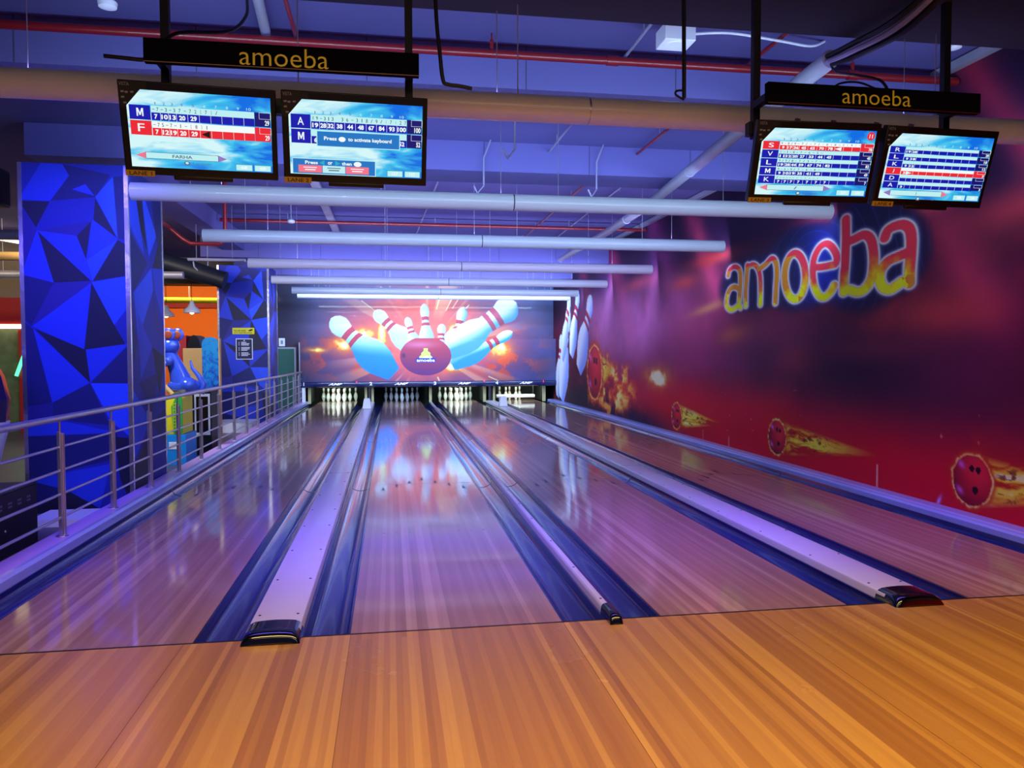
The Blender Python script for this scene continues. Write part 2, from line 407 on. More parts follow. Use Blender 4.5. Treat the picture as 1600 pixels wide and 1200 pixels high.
# ------------------------------------------------ right wall with its printed mural
LET = {"a1": [[[6.372, 2.45], [6.327, 2.521], [6.175, 2.548], [6.033, 2.497], [5.988, 2.392], [5.994, 2.257], [6.016, 2.104], [6.023, 2.017], [5.979, 1.978]], [[6.019, 2.221], [6.169, 2.272], [6.321, 2.246], [6.411, 2.132], [6.4, 2.021], [6.284, 1.968], [6.149, 1.98], [6.023, 2.027]]],
"m": [[[5.827, 1.995], [5.831, 2.186], [5.81, 2.374], [5.789, 2.524]], [[5.788, 2.495], [5.654, 2.518], [5.522, 2.471], [5.442, 2.356], [5.422, 2.172], [5.426, 1.989]], [[5.429, 2.446], [5.286, 2.481], [5.14, 2.535], [5.038, 2.473], [5.007, 2.33], [5.024, 2.156], [5.037, 1.982]]],
"e": [[[4.159, 2.313], [3.987, 2.303], [3.849, 2.303], [3.755, 2.311], [3.744, 2.397], [3.84, 2.501], [3.951, 2.547], [4.077, 2.518], [4.176, 2.42], [4.202, 2.279], [4.169, 2.116], [4.064, 1.996], [3.951, 1.972], [3.842, 2.018], [3.776, 2.082]]],
"b": [[[3.585, 2.747], [3.578, 2.569], [3.586, 2.303], [3.603, 2.156], [3.604, 2.007]], [[3.566, 2.505], [3.417, 2.523], [3.274, 2.54], [3.169, 2.486], [3.12, 2.374], [3.109, 2.219], [3.146, 2.082], [3.26, 1.993], [3.379, 1.981], [3.503, 2.013], [3.604, 1.999]]],
"a2": [[[2.946, 2.46], [2.905, 2.522], [2.811, 2.547], [2.689, 2.543], [2.598, 2.493], [2.566, 2.404], [2.567, 2.274], [2.579, 2.146], [2.584, 2.003]], [[2.612, 2.28], [2.741, 2.26], [2.886, 2.234], [2.992, 2.164], [3.012, 2.07], [2.955, 1.989], [2.858, 1.963], [2.755, 1.992], [2.664, 2.023], [2.584, 1.996]]],
"o": [[[4.354, 2.235], [4.369, 2.137], [4.415, 2.055], [4.487, 2.004], [4.574, 1.99], [4.664, 2.016], [4.743, 2.081], [4.798, 2.175], [4.819, 2.281], [4.803, 2.385], [4.752, 2.467], [4.676, 2.517], [4.587, 2.526], [4.499, 2.494], [4.424, 2.428], [4.374, 2.337], [4.354, 2.235]]]}
KY = 0.60                                       # letters are painted wider than tall: strokes are measured in squeezed y
def catmull(P, n=6):
    P = [np.array(p) for p in P]; out = []
    for i in range(len(P)-1):
        p0 = P[max(i-1, 0)]; p1 = P[i]; p2 = P[i+1]; p3 = P[min(i+2, len(P)-1)]
        for k in range(n):
            t = k/n; out.append(0.5*((2*p1)+(-p0+p2)*t+(2*p0-5*p1+4*p2-p3)*t*t+(-p0+3*p1-3*p2+p3)*t**3))
    out.append(P[-1]); return out
def side_paint(Y, Z):
    n1 = fbm(Y*0.5+3, Z*0.7+1); n2 = fbm(Y*1.7+9, Z*1.7+4); n3 = fbm(Y*6, Z*6+2)
    img = np.ones(Y.shape+(3,))*srgb('480C20')
    img = mixc(img, '6C1834', sstep(0.45, 0.7, n1)*0.8); img = mixc(img, 'B03030', sstep(0.55, 0.75, fbm(Y*0.9+0.8*Z+20, Z*1.3-0.5*Y+3))*0.55*sstep(2.9, 2.2, Z))
    img = mixc(img, '1C0C30', sstep(1.9, 3.1, Z+0.6*(n1-0.5))*0.9)  # darker top: dark print with light falloff painted in
    # streaks of light raking down to the left
    for y0, z0, wd, a, c in ((2.3, 2.6, 0.30, 0.75, 'C83050'), (1.3, 2.9, 0.22, 0.6, 'B82848'), (6.9, 2.4, 0.35, 0.7, 'D04060'), (8.3, 2.2, 0.5, 0.5, 'B04088'), (11.3, 2.4, 0.45, 0.7, 'E04070'), (14.0, 2.6, 0.4, 0.5, 'D04868')):
        s = (Y-y0)-(Z-z0)*0.75; img = mixc(img, c, np.exp(-(s/wd)**2)*a*sstep(0.9, 2.0, Z)*(0.5+n2))
    for y0, z0, sy, sz, c, a in ((9.8, 1.8, 2.8, 0.8, 'E078C0', 0.85), (12.8, 2.0, 2.0, 0.9, 'D070B0', 0.8), (7.0, 2.75, 0.8, 0.10, 'E04840', 0.8), (4.1, 2.85, 0.5, 0.08, 'C83848', 0.7), (10.3, 2.7, 0.9, 0.14, 'E85868', 0.7), (5.0, 1.35, 2.4, 0.45, '30103A', 0.85), (3.4, 1.15, 1.6, 0.35, '2A0C30', 0.85), (2.1, 1.70, 1.0, 0.22, 'C83838', 0.75), (1.4, 2.45, 0.6, 0.16, 'D83848', 0.7), (4.6, 1.30, 0.5, 0.22, 'A83038', 0.6), (3.1, 1.40, 0.8, 0.12, '983040', 0.5), (7.4, 1.7, 1.5, 0.5, 'C84070', 0.7), (5.2, 1.65, 1.2, 0.25, '902848', 0.6), (8.0, 2.5, 0.6, 0.12, 'E85048', 0.7), (2.3, 2.62, 0.3, 0.05, 'E05050', 0.5),
                                 (1.7, 1.2, 0.8, 0.25, '781838', 0.6), (7.6, 1.25, 2.2, 0.4, '9A2860', 0.7), (10.4, 0.55, 3.2, 0.42, 'D81850', 0.85), (6.2, 0.55, 3.2, 0.40, 'D01038', 0.9)):
        img = mixc(img, c, gauss(Y, Z, y0, z0, sy, sz)*a*(0.65+0.7*n2))  # print blotches; pink lamp light and glow at the pipe ends painted in
    img = mixc(img, 'E80C28', sstep(1.05, 0.25, Z+(n1-0.5)*0.6+(n2-0.5)*0.15+0.10*sstep(4.0, 2.2, Y)*-1.0)*sstep(12.5, 9.0, Y)*0.97)
    img = mixc(img, '20103A', gauss(Y, Z, 10.8, 0.0, 2.2, 0.30)*1.2)
    img = mixc(img, '180C28', gauss(Y, Z, 14.3, 0.2, 2.4, 0.5)*0.9)
    # explosion of fire around the far ball
    fl = fbm(Y*2.2+n3*1.5, Z*3.0+5)
    env = gauss(Y, Z, 12.4, 0.65, 1.9, 0.60)
    img = mixc(img, 'F05028', sstep(0.30, 0.50, fl*env**0.3)*np.clip(env*1.5, 0, 1))
    img = mixc(img, 'FFB838', sstep(0.44, 0.56, fl*env**0.3)*np.clip(env*1.6, 0, 1)); img = mixc(img, 'FFF090', sstep(0.52, 0.62, fl*env**0.3)*np.clip(env*1.6, 0, 1))
    env = gauss(Y, Z, 9.25, 0.93, 0.62, 0.20)
    img = mixc(img, 'F0A030', np.clip(env*1.3*(0.3+n3*1.1), 0, 1)); img = mixc(img, 'FFF6C0', sstep(0.5, 0.9, env*(0.5+n3)))
    env = gauss(Y, Z, 12.47, 0.22, 0.5, 0.10); img = mixc(img, 'FFB040', sstep(0.3, 0.9, env*(0.4+n3)))
    img = mixc(img, 'E8A060', gauss(Y, Z, 7.0, 2.04, 0.7, 0.07, -0.10)*0.75)
    img = mixc(img, 'D87040', gauss(Y, Z, 6.2, 1.62, 0.5, 0.12, -0.10)*0.6)
    # flaming balls rolling along the bottom
    def fireball(img, cy, cz, r, ln, tz, big=False):
        dy = Y-cy; dz = Z-cz; d = np.hypot(dy, dz)
        u = -dy/ln                                     # the trail streams toward the foul line
        uu = np.clip(u, 0, 1); h = r*(0.10+0.92*(1-uu)**1.1)
        zz = (dz-tz*uu)/h; z0 = zz*np.sign(1)
        warp = fbm(Y*4, Z*7+cy, 4)
        st_ = fbm(Y*1.6+warp*1.2+cy, zz*2.6+warp*2.2+30, 4)
        a = np.where((u > -0.02) & (u < 1.0), np.clip(1.15-np.abs(zz)**2.2, 0, 1)*np.clip(1.9*(1-u), 0, 1), 0)
        img = mixc(img, 'C03010', np.where((u > 0) & (u < 1.15), np.exp(-(zz/1.15)**2)*np.clip(1.15-u, 0, 1), 0)*0.75)
        img = mixc(img, 'F0A018', a*sstep(0.28, 0.40, st_))
        img = mixc(img, 'FFE840', a*sstep(0.38, 0.50, st_)); img = mixc(img, 'FFFFC8', a*sstep(0.58, 0.68, st_)*sstep(0.75, 0.1, u))
        img = mixc(img, '60140C', 0.85*a*sstep(0.64, 0.70, fbm(Y*9+cy, zz*5+warp*3, 3))*sstep(0.05, 0.25, u)*sstep(0.75, 0.5, u)*0.9)
        an = np.arctan2(dz, dy); rn = vnoise(np.cos(an)*3.5+50+cy, np.sin(an)*3.5+50); rn2 = vnoise(np.cos(an)*9+80, np.sin(an)*9+90+cy)
        rr_ = r*(1.0+0.10*(rn-0.5)+0.10*(rn2-0.5))
        img = mixc(img, 'D83A18', np.exp(-((d-rr_*1.05)/(r*0.13))**2)*0.85)
        img = mixc(img, 'FFC040' if not big else 'FFA030', np.exp(-((d-rr_)/(r*0.055))**2)*(0.55+0.6*rn2)); img = mixc(img, 'FFF8B0', np.exp(-((d-rr_)/(r*0.03))**2)*rn2)
        body = d < r*0.96
        sh = np.clip(1-((dy+0.3*r)**2+(dz-0.35*r)**2)/(r*r*1.6), 0, 1)
        bc = srgb('900A24')*(1-sh[..., None])+srgb('F02838')*sh[..., None]
        img = np.where(body[..., None], bc, img)
        for hy, hz, hr in ((0.0, 0.45, 0.13), (-0.32, 0.42, 0.13), (-0.18, -0.35, 0.15)):
            img = np.where((np.hypot(dy-hy*r, dz-hz*r) < hr*r)[..., None], srgb('2A0618'), img)
        for hy, hz in ((0.55, 0.55), (0.6, -0.45)):
            img = mixc(img, 'F080F0', gauss(dy, dz, hy*r, hz*r, r*0.22, r*0.13, 0.6)*0.8*body)
        return img
    img = fireball(img, 13.45, 0.93, 0.62, 1.5, 0.1, True)
    img = fireball(img, 8.29, 0.33, 0.215, 1.75, 0.02)
    img = fireball(img, 4.957, 0.335, 0.215, 1.95, 0.03)
    img = fireball(img, 1.779, 0.325, 0.215, 1.5, 0.10)
    # pins flying at the far end
    for t, b, wd in (((15.0, 2.95), (15.75, 1.30), 0.40), ((13.72, 2.72), (14.95, 0.95), 0.52), ((16.9, 1.9), (17.4, 0.15), 0.40), ((16.0, 2.6), (16.9, 0.10), 0.58), ((15.9, 2.9), (16.8, 1.2), 0.36)):
        img = pin_shape(img, Y, Z, t, b, wd, shade=(-0.8, -0.4), lo='90A8F0')
    # sparks
    sp = vnoise(Y*14+40, Z*14); img = mixc(img, 'FFB080', sstep(0.965, 0.995, sp)*sstep(1.4, 0.4, Z)*0.8)
    for y, z, l in ((3.0, 0.12, 0.16), (7.2, 0.13, 0.08), (6.3, 0.10, 0.10)):
        img = mixc(img, 'FFD8B0', np.exp(-((Y-y)/0.012)**2)*(np.abs(Z-z) < l))
    img = mixc(img, 'D8B0FF', gauss(Y, Z, 2.15, 0.085, 0.02, 0.06, 0.5))  # not a spark: pale glare painted onto the wall foot
    # round swirls and the lettering
    hal = 0
    for y0, z0, ry, rz in ((5.6, 2.28, 1.05, 0.36), (4.5, 2.35, 0.95, 0.50), (3.3, 2.35, 0.80, 0.58), (2.85, 2.3, 0.55, 0.42)):
        hal = np.maximum(hal, sstep(1.15, 0.75, np.hypot((Y-y0)/ry, (Z-z0)/rz)))
    img = mixc(img, '12143A', hal*0.88)
    sw = np.abs(np.sin(26*np.hypot((Y-4.4)*0.7+0.25*n2, (Z-2.35)+0.2*n1))); img = mixc(img, '4058B8', sstep(0.97, 1.0, sw)*hal*0.35)
    img = mixc(img, '2030D8', gauss(Y, Z, 4.0, 2.25, 0.42, 0.50)*hal*0.9)
    img = mixc(img, '18204A', hal*0.35)
    sel = (Y > 2.2) & (Y < 6.8) & (Z > 1.7) & (Z < 3.0)
    D = np.full(Y.shape, 9.0); ys = Y[sel]; zs = Z[sel]; dd = np.full(ys.shape, 9.0)
    for k, strokes in LET.items():
        hw = {'a1': 0.034, 'm': 0.034, 'o': 0.044, 'e': 0.040, 'b': 0.046, 'a2': 0.046}[k]
        for st in strokes:
            pts = catmull([(p[0]*KY, p[1]) for p in st], 4)
            for a, b in zip(pts[:-1], pts[1:]):
                q, _ = dseg(ys*KY, zs, a, b); dd = np.minimum(dd, q-hw)
    D[sel] = dd
    img = mixc(img, '9090C0', np.exp(-(np.maximum(D, 0)/0.028)**2)*0.85)
    img = mixc(img, 'F8DCC0', np.exp(-((D-0.006)/0.010)**2)*0.95)
    t = sstep(2.32, 2.02, Z+(n3-0.5)*0.45)
    lc = srgb('FF3848')*(1-t[..., None])+srgb('FFF400')*t[..., None]
    lc = np.where(((n2 > 0.60) & (Z < 2.5))[..., None], srgb('F09018'), lc)
    a = np.clip(0.5-(D+0.004)/0.006, 0, 1); img = img*(1-a[..., None])+lc*a[..., None]
    return img
ycs = []                                         # denser near the bowler
y = 0.2
while y < YB: ycs.append(y); y += 0.0105*((y+3.75)/5.6)**1.35
ycs.append(YB)
ycs = [-7.5, -4.0, -2.0, -1.0, -0.4]+ycs
zcs = np.concatenate([np.arange(0.0, 3.1, 0.0095), np.arange(3.1, 3.76, 0.05)])
MT['mural'] = attr_mat('wall_print', 0.6, 0.0, 0.25)
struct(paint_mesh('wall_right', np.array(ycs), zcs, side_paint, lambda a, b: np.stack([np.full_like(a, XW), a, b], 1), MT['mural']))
mb = MB(); mb.box(XW+0.001, XW+0.15, -7.5, 20, -0.3, ZC, 'navywall'); struct(mb.build('wall_right', smooth=False))

# ------------------------------------------------ far wall mural and masking unit
def far_paint(X, Z):
    n1 = fbm(X*0.9+5, Z*0.9); n2 = fbm(X*2.4, Z*2.4+8); n3 = fbm(X*7, Z*7)
    img = np.ones(X.shape+(3,))*srgb('2C3E78')
    img = mixc(img, '182850', sstep(0.5, 0.7, n1)*0.6)
    img = mixc(img, '101434', sstep(-1.6, -2.6, X)*0.85)
    img = mixc(img, '4A6AA8', gauss(X, Z, -0.9, 2.8, 0.9, 0.5)*0.6); img = mixc(img, '5078B0', gauss(X, Z, 4.0, 2.6, 0.9, 0.6)*0.5)
    ex = gauss(X, Z, 1.2, 1.75, 2.4, 1.25)
    img = mixc(img, 'D04870', np.clip(ex*1.3*(0.25+n1*1.3), 0, 1))
    img = mixc(img, 'FF6454', np.clip(gauss(X, Z, 1.1, 2.1, 1.7, 0.9)*1.5*(0.4+n2), 0, 1)); img = mixc(img, 'FF7060', np.clip(gauss(X, Z, 1.2, 1.3, 1.5, 0.75)*1.2*(0.3+n2), 0, 1)*0.8)
    fl = fbm(X*2.5+n3, Z*3.0+2)
    img = mixc(img, 'D84028', sstep(0.44, 0.56, fl)*gauss(X, Z, -0.9, 1.35, 1.1, 0.6)); img = mixc(img, 'E84828', sstep(0.44, 0.56, fl)*gauss(X, Z, 3.3, 1.3, 1.0, 0.7))
    for cx, cz, sx, sz, a in ((-1.06, 1.62, 0.30, 0.22, 1), (-0.47, 1.93, 0.30, 0.16, 1), (3.24, 1.50, 0.34, 0.26, 1), (1.96, 0.99, 0.30, 0.15, 1), (-0.02, 1.93, 0.14, 0.40, 1), (-1.78, 1.47, 0.28, 0.08, 0.9), (1.95, 2.0, 0.15, 0.2, 0.9)):
        g = gauss(X, Z, cx, cz, sx, sz)*(0.45+1.1*n3)
        img = mixc(img, 'FF8030', np.clip(g*1.3, 0, 1)*a); img = mixc(img, 'FFE860', sstep(0.42, 0.85, g)*a); img = mixc(img, 'FFFFF0', sstep(0.75, 1.0, g)*a)
    dx = X-1.2; dz = Z-1.5; an = np.arctan2(dz, dx); rr = np.hypot(dx, dz)
    ray = sstep(0.72, 0.86, vnoise(an*9+100, an*0+3))*sstep(0.8, 1.2, rr)*sstep(3.2, 1.6, rr)
    img = mixc(img, 'FFC890', ray*0.45)
    for a_, r0, r1, wd in ((1.32, 1.15, 1.6, 0.02), (1.1, 1.2, 1.75, 0.016), (2.5, 1.5, 2.2, 0.012), (0.8, 1.3, 1.7, 0.016), (-0.42, 1.9, 2.5, 0.014), (1.0, 1.35, 1.9, 0.012), (2.2, 1.7, 2.1, 0.01), (-1.2, 0.85, 1.1, 0.02)):
        d, _ = dseg(X, Z, (1.2+r0*math.cos(a_), 1.5+r0*math.sin(a_)), (1.2+r1*math.cos(a_), 1.5+r1*math.sin(a_)))
        img = mixc(img, 'FFF0A0', np.exp(-(d/wd)**2)*0.9)
    img = pin_shape(img, X, Z, (-0.22, 2.55), (0.95, 1.40), 0.30, 0.18, hi='EAF4FF', lo='90B0F0')
    img = pin_shape(img, X, Z, (0.66, 2.38), (0.98, 1.30), 0.20, 0.105, hi='EAF4FF', lo='90B0F0')
    img = pin_shape(img, X, Z, (2.24, 2.67), (1.86, 1.10), 0.40, 0.15, neck=0.30)
    img = pin_shape(img, X, Z, (1.14, 2.755), (1.24, 1.25), 0.215, 0.125, hi='EAF4FF', lo='90B0F0')
    img = pin_shape(img, X, Z, (1.63, 2.20), (1.56, 1.10), 0.20, 0.12, hi='EAF4FF', lo='90B0F0')
    img = pin_shape(img, X, Z, (3.62, 1.98), (1.92, 1.02), 0.27, 0.15, 0.75, lo='2890F0')
    img = pin_shape(img, X, Z, (3.73, 2.80), (1.70, 1.36), 0.42, 0.36, 0.75, neck=0.36, bands='C04060')
    img = pin_shape(img, X, Z, (-1.38, 2.34), (0.30, 0.80), 0.45, 0.27, 0.75, lo='1888F0')
    # ball (only its lower part is on the mask)
    d = np.hypot((X-1.177)/0.708, (Z-1.304)/0.54)
    body = (d < 1) & (Z < 1.80)
    sh = np.clip(0.5+0.5*(Z-1.3)/0.5+0.15*(1-d), 0, 1)
    bc = srgb('6A2C70')*(1-sh[..., None])+srgb('C03440')*sh[..., None]
    img = np.where(body[..., None], bc, img)
    img = mixc(img, 'D878A0', gauss(X, Z, 1.0, 1.62, 0.45, 0.10)*body*0.7)
    img = mixc(img, '4A2048', np.exp(-(np.hypot((X-0.57)/0.05, (Z-1.32)/0.07))**4)*0.8)
    # round badge with a mound-shaped creature over a name plate
    tri = (Z > 1.20) & (Z < 1.50) & (np.abs(X-1.177) < 0.20*(1.52-Z)/0.30+0.03)
    img = np.where(tri[..., None], srgb('1820A0'), img)
    cre = (Z > 1.24) & (Z < 1.52) & (np.abs(X-1.177) < 0.05+0.13*np.clip((1.47-Z)/0.22, 0, 1)**0.8+0.012*np.sin(Z*60))
    img = np.where(cre[..., None], srgb('D8E860'), img)
    img = mixc(img, 'F8FFF0', gauss(X, Z, 1.2, 1.27, 0.10, 0.03)*cre)
    pl = (np.abs(X-1.177) < 0.275) & (np.abs(Z-1.185) < 0.062); img = np.where(pl[..., None], srgb('1820A8'), img)
    return img
zs1 = 1.79
MT['farprint'] = attr_mat('far_print', 0.5, 0.05)
mask = thing('masking_unit', 'wide printed masking panel above the pins, red ball and pins breaking apart', 'masking unit', (1.32, 17.6, 0.45))
pp = paint_mesh('panel', np.arange(-2.22, 4.865, 0.011), np.linspace(0.60, 1.785, 110), far_paint, lambda a, b: np.stack([a-1.32, np.zeros_like(a), b-0.45], 1), MT['farprint'], mask)
mb = MB(); mb.box(-2.225-1.32, 4.865-1.32, 0.003, 0.04, 0.15, 1.337, 'black')
mb.build('backing', mask, smooth=False)
mb = MB(); put_text(mb, 'amoeba', lambda x, z: (x-1.32, -0.003, z-0.45), 1.177-0.25, 1.177+0.25, 1.145, 1.235, 'letter', off=0.015)
mb.build('name_plate_text', mask, smooth=False)
mb = MB()
pr = [(-0.03, 0.155), (-0.055, 0.13), (-0.06, 0.09), (-0.045, 0.03), (-0.01, 0.0), (0.02, 0.0), (0.02, 0.155)]
mb.add([(x, a, b) for x in (-3.545, 3.545) for a, b in pr], [tuple(range(7)), tuple(range(13, 6, -1))]+[(k, (k+1) % 7, 7+(k+1) % 7, 7+k) for k in range(7)], 'trimblue')
mb.build('trim_board', mask, ang=50)
for s, x in (('1', -2.11), ('2', -0.327), ('3', 1.424), ('4', 3.159)):
    mb = MB(); put_text(mb, s, lambda a, b: (a-1.32, -0.062, b-0.45), x-(0.025 if s == '1' else 0.036), x+(0.025 if s == '1' else 0.036), 0.505, 0.595, 'letter', off=0.03)
    mb.build('lane_number', mask, smooth=False)
for x0, x1 in ((-1.468, -1.075), (0.307, 0.692), (2.058, 2.435), (3.799, 4.186)):
    mb = MB(); put_text(mb, 'AMF', lambda a, b: (a-1.32, -0.062, b-0.45), x0, x1, 0.512, 0.572, 'letter', shear=0.45, off=0.03)
    mb.build('brand_lettering', mask, smooth=False)
for x, z in ((-0.71, 0.60), (2.80, 0.60), (4.49, 0.565), (4.49, 0.60)):
    mb = MB(); mb.ball((x-1.32, -0.063, z-0.45), 0.012 if x > 4 else 0.018, 'led', 8); mb.build('indicator_light', mask)

wallb = paint_mesh('wall_back', np.arange(-2.9, 4.87, 0.013), np.linspace(0.6, 3.3, 190),
    lambda X, Z: far_paint(0.2+(X-0.2)*0.984, 1.36+(Z-1.36)*0.984), lambda a, b: np.stack([a, np.full_like(a, YB), b], 1), MT['farprint'])
struct(wallb)
mb = MB(); mb.box(-3.0, 4.87, YB+0.002, YB+0.10, 0.62, ZC, 'navywall'); mb.box(-3.0, -2.35, YB-0.01, YB+0.1, -0.2, 0.62, 'navywall')
struct(mb.build('wall_back', smooth=False))
mb = MB(); mb.box(-3.0, -2.9, YB+0.1, 22, -0.2, ZC, 'navywall'); struct(mb.build('wall_left', smooth=False))
mb = MB(); mb.box(-14, -3.0, 21.0, 21.1, -0.2, ZC, 'orange'); mb.box(-14, -3.0, 20.9, 20.99, 2.78, 2.98, 'redwall')
struct(mb.build('wall_far', smooth=False))
mb = MB(); mb.box(-14, -13.9, -7.5, 21, -0.2, ZC, 'wallgrey'); struct(mb.build('wall_left', smooth=False))
# black pit behind the pins
mb = MB(); mb.box(-2.35, 4.87, 19.5, 19.6, -0.2, 1.2, 'pit'); mb.box(-2.35, 4.87, YB+0.11, 19.6, 0.95, 1.0, 'pit')
struct(mb.build('wall_pit', smooth=False))

# ================================================================== LANES
names = ['leftmost bowling lane, beside the steel railing', 'second bowling lane from the left, in front of the camera', 'third bowling lane from the left, right of the narrow divider', 'rightmost bowling lane, running beside the red mural wall']
for i, x0 in enumerate(LANES):
    mb = MB(); mb.box(0, W, 0.005, 19.15, -0.18, 0.0, 'lane')
    c = W/2
    for k in range(-3, 4):
        x = c+k*0.1355; y = 4.62-abs(k)*0.19
        mb.add([(x-0.020, y-0.10, 0.0006), (x+0.020, y-0.10, 0.0006), (x, y+0.10, 0.0006)], [(0,1,2)], 'gutter_edge')
    for k in (-4, -3, -2, 2, 3, 4):
        x = c+k*0.095; mb.lathe([(0.009, 0.0), (0.009, 0.0006)], 'gutter_edge', (x, 2.1, 0), 10)
    for yy in (4.3, 10.0, 16.0): mb.box(0, W, yy, yy+0.003, 0, 0.0004, 'gutter_edge')
    o = mb.build('bowling_lane', smooth=False, loc=(x0, 0, 0))
    tag(o, 'maple '+names[i], 'bowling lane')
GUT = [(-2.022, -1.787, 'left gutter of the leftmost lane, along the railing ledge'), (-0.733, -0.497, 'gutter right of the leftmost lane'), (-0.235, 0.0, 'gutter left of the second lane, beside the wide cream divider'),
       (1.054, 1.289, 'gutter right of the second lane, beside the narrow divider'), (1.345, 1.580, 'gutter left of the third lane'), (2.634, 2.869, 'gutter right of the third lane'),
       (3.145, 3.380, 'gutter left of the rightmost lane'), (4.434, 4.669, 'gutter between the rightmost lane and the mural wall')]
for j, (a, b, lab) in enumerate(GUT):
    wdt = b-a-0.003; pts = []
    for k in range(13):
        t = PI*k/12; pts.append((wdt/2-math.cos(t)*(wdt/2-0.012), -0.012-math.sin(t)**0.9*0.075))
    prof = [(0.0, -0.004), (0.010, -0.004)]+pts+[(wdt-0.010, -0.004), (wdt, -0.004), (wdt, -0.13), (0, -0.13)]
    mb = MB(); mb.prism(prof, 0.003, 17.75, 'gutter')
    for yy in (4.45, 9.0, 13.5):                   # overlapping joints
        inn = [(x, z+0.0025) for x, z in pts]; mb.add([(x, y, z) for y in (yy, yy+0.02) for x, z in inn], [(k, k+1, 13+k+1, 13+k) for k in range(12)], 'gutter_edge')
    o = mb.build('gutter', loc=(a+0.0015, 0, 0), ang=40); tag(o, 'shiny blue-grey plastic '+lab, 'gutter')
# dividers
def divider(x0, x1, label, rows, dark=None):
    t = thing('lane_divider', label, 'lane divider', (x0, 0, 0)); wd = x1-x0
    mb = MB(); h = 0.042 if wd > 0.1 else 0.036
    prof = [(0.0, -0.13), (0.0, h-0.016), (0.006, h-0.005), (0.018 if wd > 0.1 else 0.012, h), (wd-(0.018 if wd > 0.1 else 0.012), h), (wd-0.006, h-0.005), (wd, h-0.016), (wd, -0.13)]
    mb.prism(prof, 0.03, 17.75, 'cap')
    for yy in (4.9, 9.8, 14.6): mb.box(0.004, wd-0.004, yy, yy+0.004, h-0.001, h+0.0004, 'gutter_edge')
    mb.build('cap_strip', t, ang=30)
    # black moulded nose: rounded in front, arched across
    mb = MB(); n = 13; L = []; ov = 0.008; K = 12
    for i in range(K+1):
        s = i/K; y = 0.10-0.185*(1-(1-s)**1.6)
        hh = h+0.004 if s < 0.5 else (h+0.004)*math.sqrt(max(0, 1-((s-0.5)/0.5)**2))
        q = [-math.cos(PI*k/(n-1)) for k in range(n)]
        L.append([(-ov+(wd+2*ov)*(c+1)/2, y, -0.002+(hh+0.002)*(1-abs(c)**14)+0.012*(1-c*c)*(hh/(h+0.004))) for c in q])
    vs = [v for r in L for v in r]; fs = [(i*n+k, i*n+k+1, (i+1)*n+k+1, (i+1)*n+k) for i in range(K) for k in range(n-1)]
    b0 = len(vs); vs += [(L[0][0][0], 0.10, -0.002), (L[0][-1][0], 0.10, -0.002)]
    fs.append(tuple([b0]+list(range(n))+[b0+1]))
    mb.add(vs, fs, 'nose'); o = mb.build('end_nose', t, ang=60); o['label'] = 'glossy black end nose'
    sc = MB(); sc.lathe([(0.0075, 0), (0.0075, 0.0018), (0.004, 0.003)], 'screw', (0, 0, 0), 10); s0 = None
    y = 0.22; k = 0
    while y < 12.5 and k < 22:
        for x in rows:
            if s0 is None: s0 = sc.build('screw', t); q = s0
            else: q = s0.copy(); COL.objects.link(q)
            q.location = (x, y, h)
        y += 0.62+0.06*(k % 3); k += 1
    return t
divider(-0.495, -0.238, 'wide cream lane divider with black nose, left of the second lane', (0.035, 0.222))
divider(1.291, 1.343, 'narrow cream lane divider between the second and third lanes', (0.026,))
divider(2.871, 3.143, 'wide cream lane divider with black nose, left of the rightmost lane', (0.035, 0.237))
# side ledges
mb = MB(); mb.prism([(-2.245, -0.2), (-2.245, 0.052), (-2.095, 0.052), (-2.095, -0.2)], -0.6, 17.9, 'ledge')
o = mb.build('side_ledge', smooth=False); tag(o, 'lilac ledge carrying the steel railing left of the lanes', 'ledge')
mb = MB(); mb.prism([(-2.093, -0.2), (-2.093, 0.052), (-2.075, 0.064), (-2.048, 0.062), (-2.028, 0.045), (-2.024, 0.02), (-2.024, -0.2)], 0.0, 17.9, 'ledge_lip')
o = mb.build('ledge_lip', ang=25); tag(o, 'rounded pale blue lip between the railing ledge and left gutter', 'ledge')
mb = MB(); mb.prism([(4.672, -0.2), (4.672, 0.035), (4.69, 0.05), (4.73, 0.052), (4.74, 0.060), (XW-0.004, 0.060), (XW-0.004, -0.2)], 0.0, 17.9, 'ledge_lip')
o = mb.build('side_ledge', ang=25); tag(o, 'pale blue ledge along the foot of the red mural wall', 'ledge')

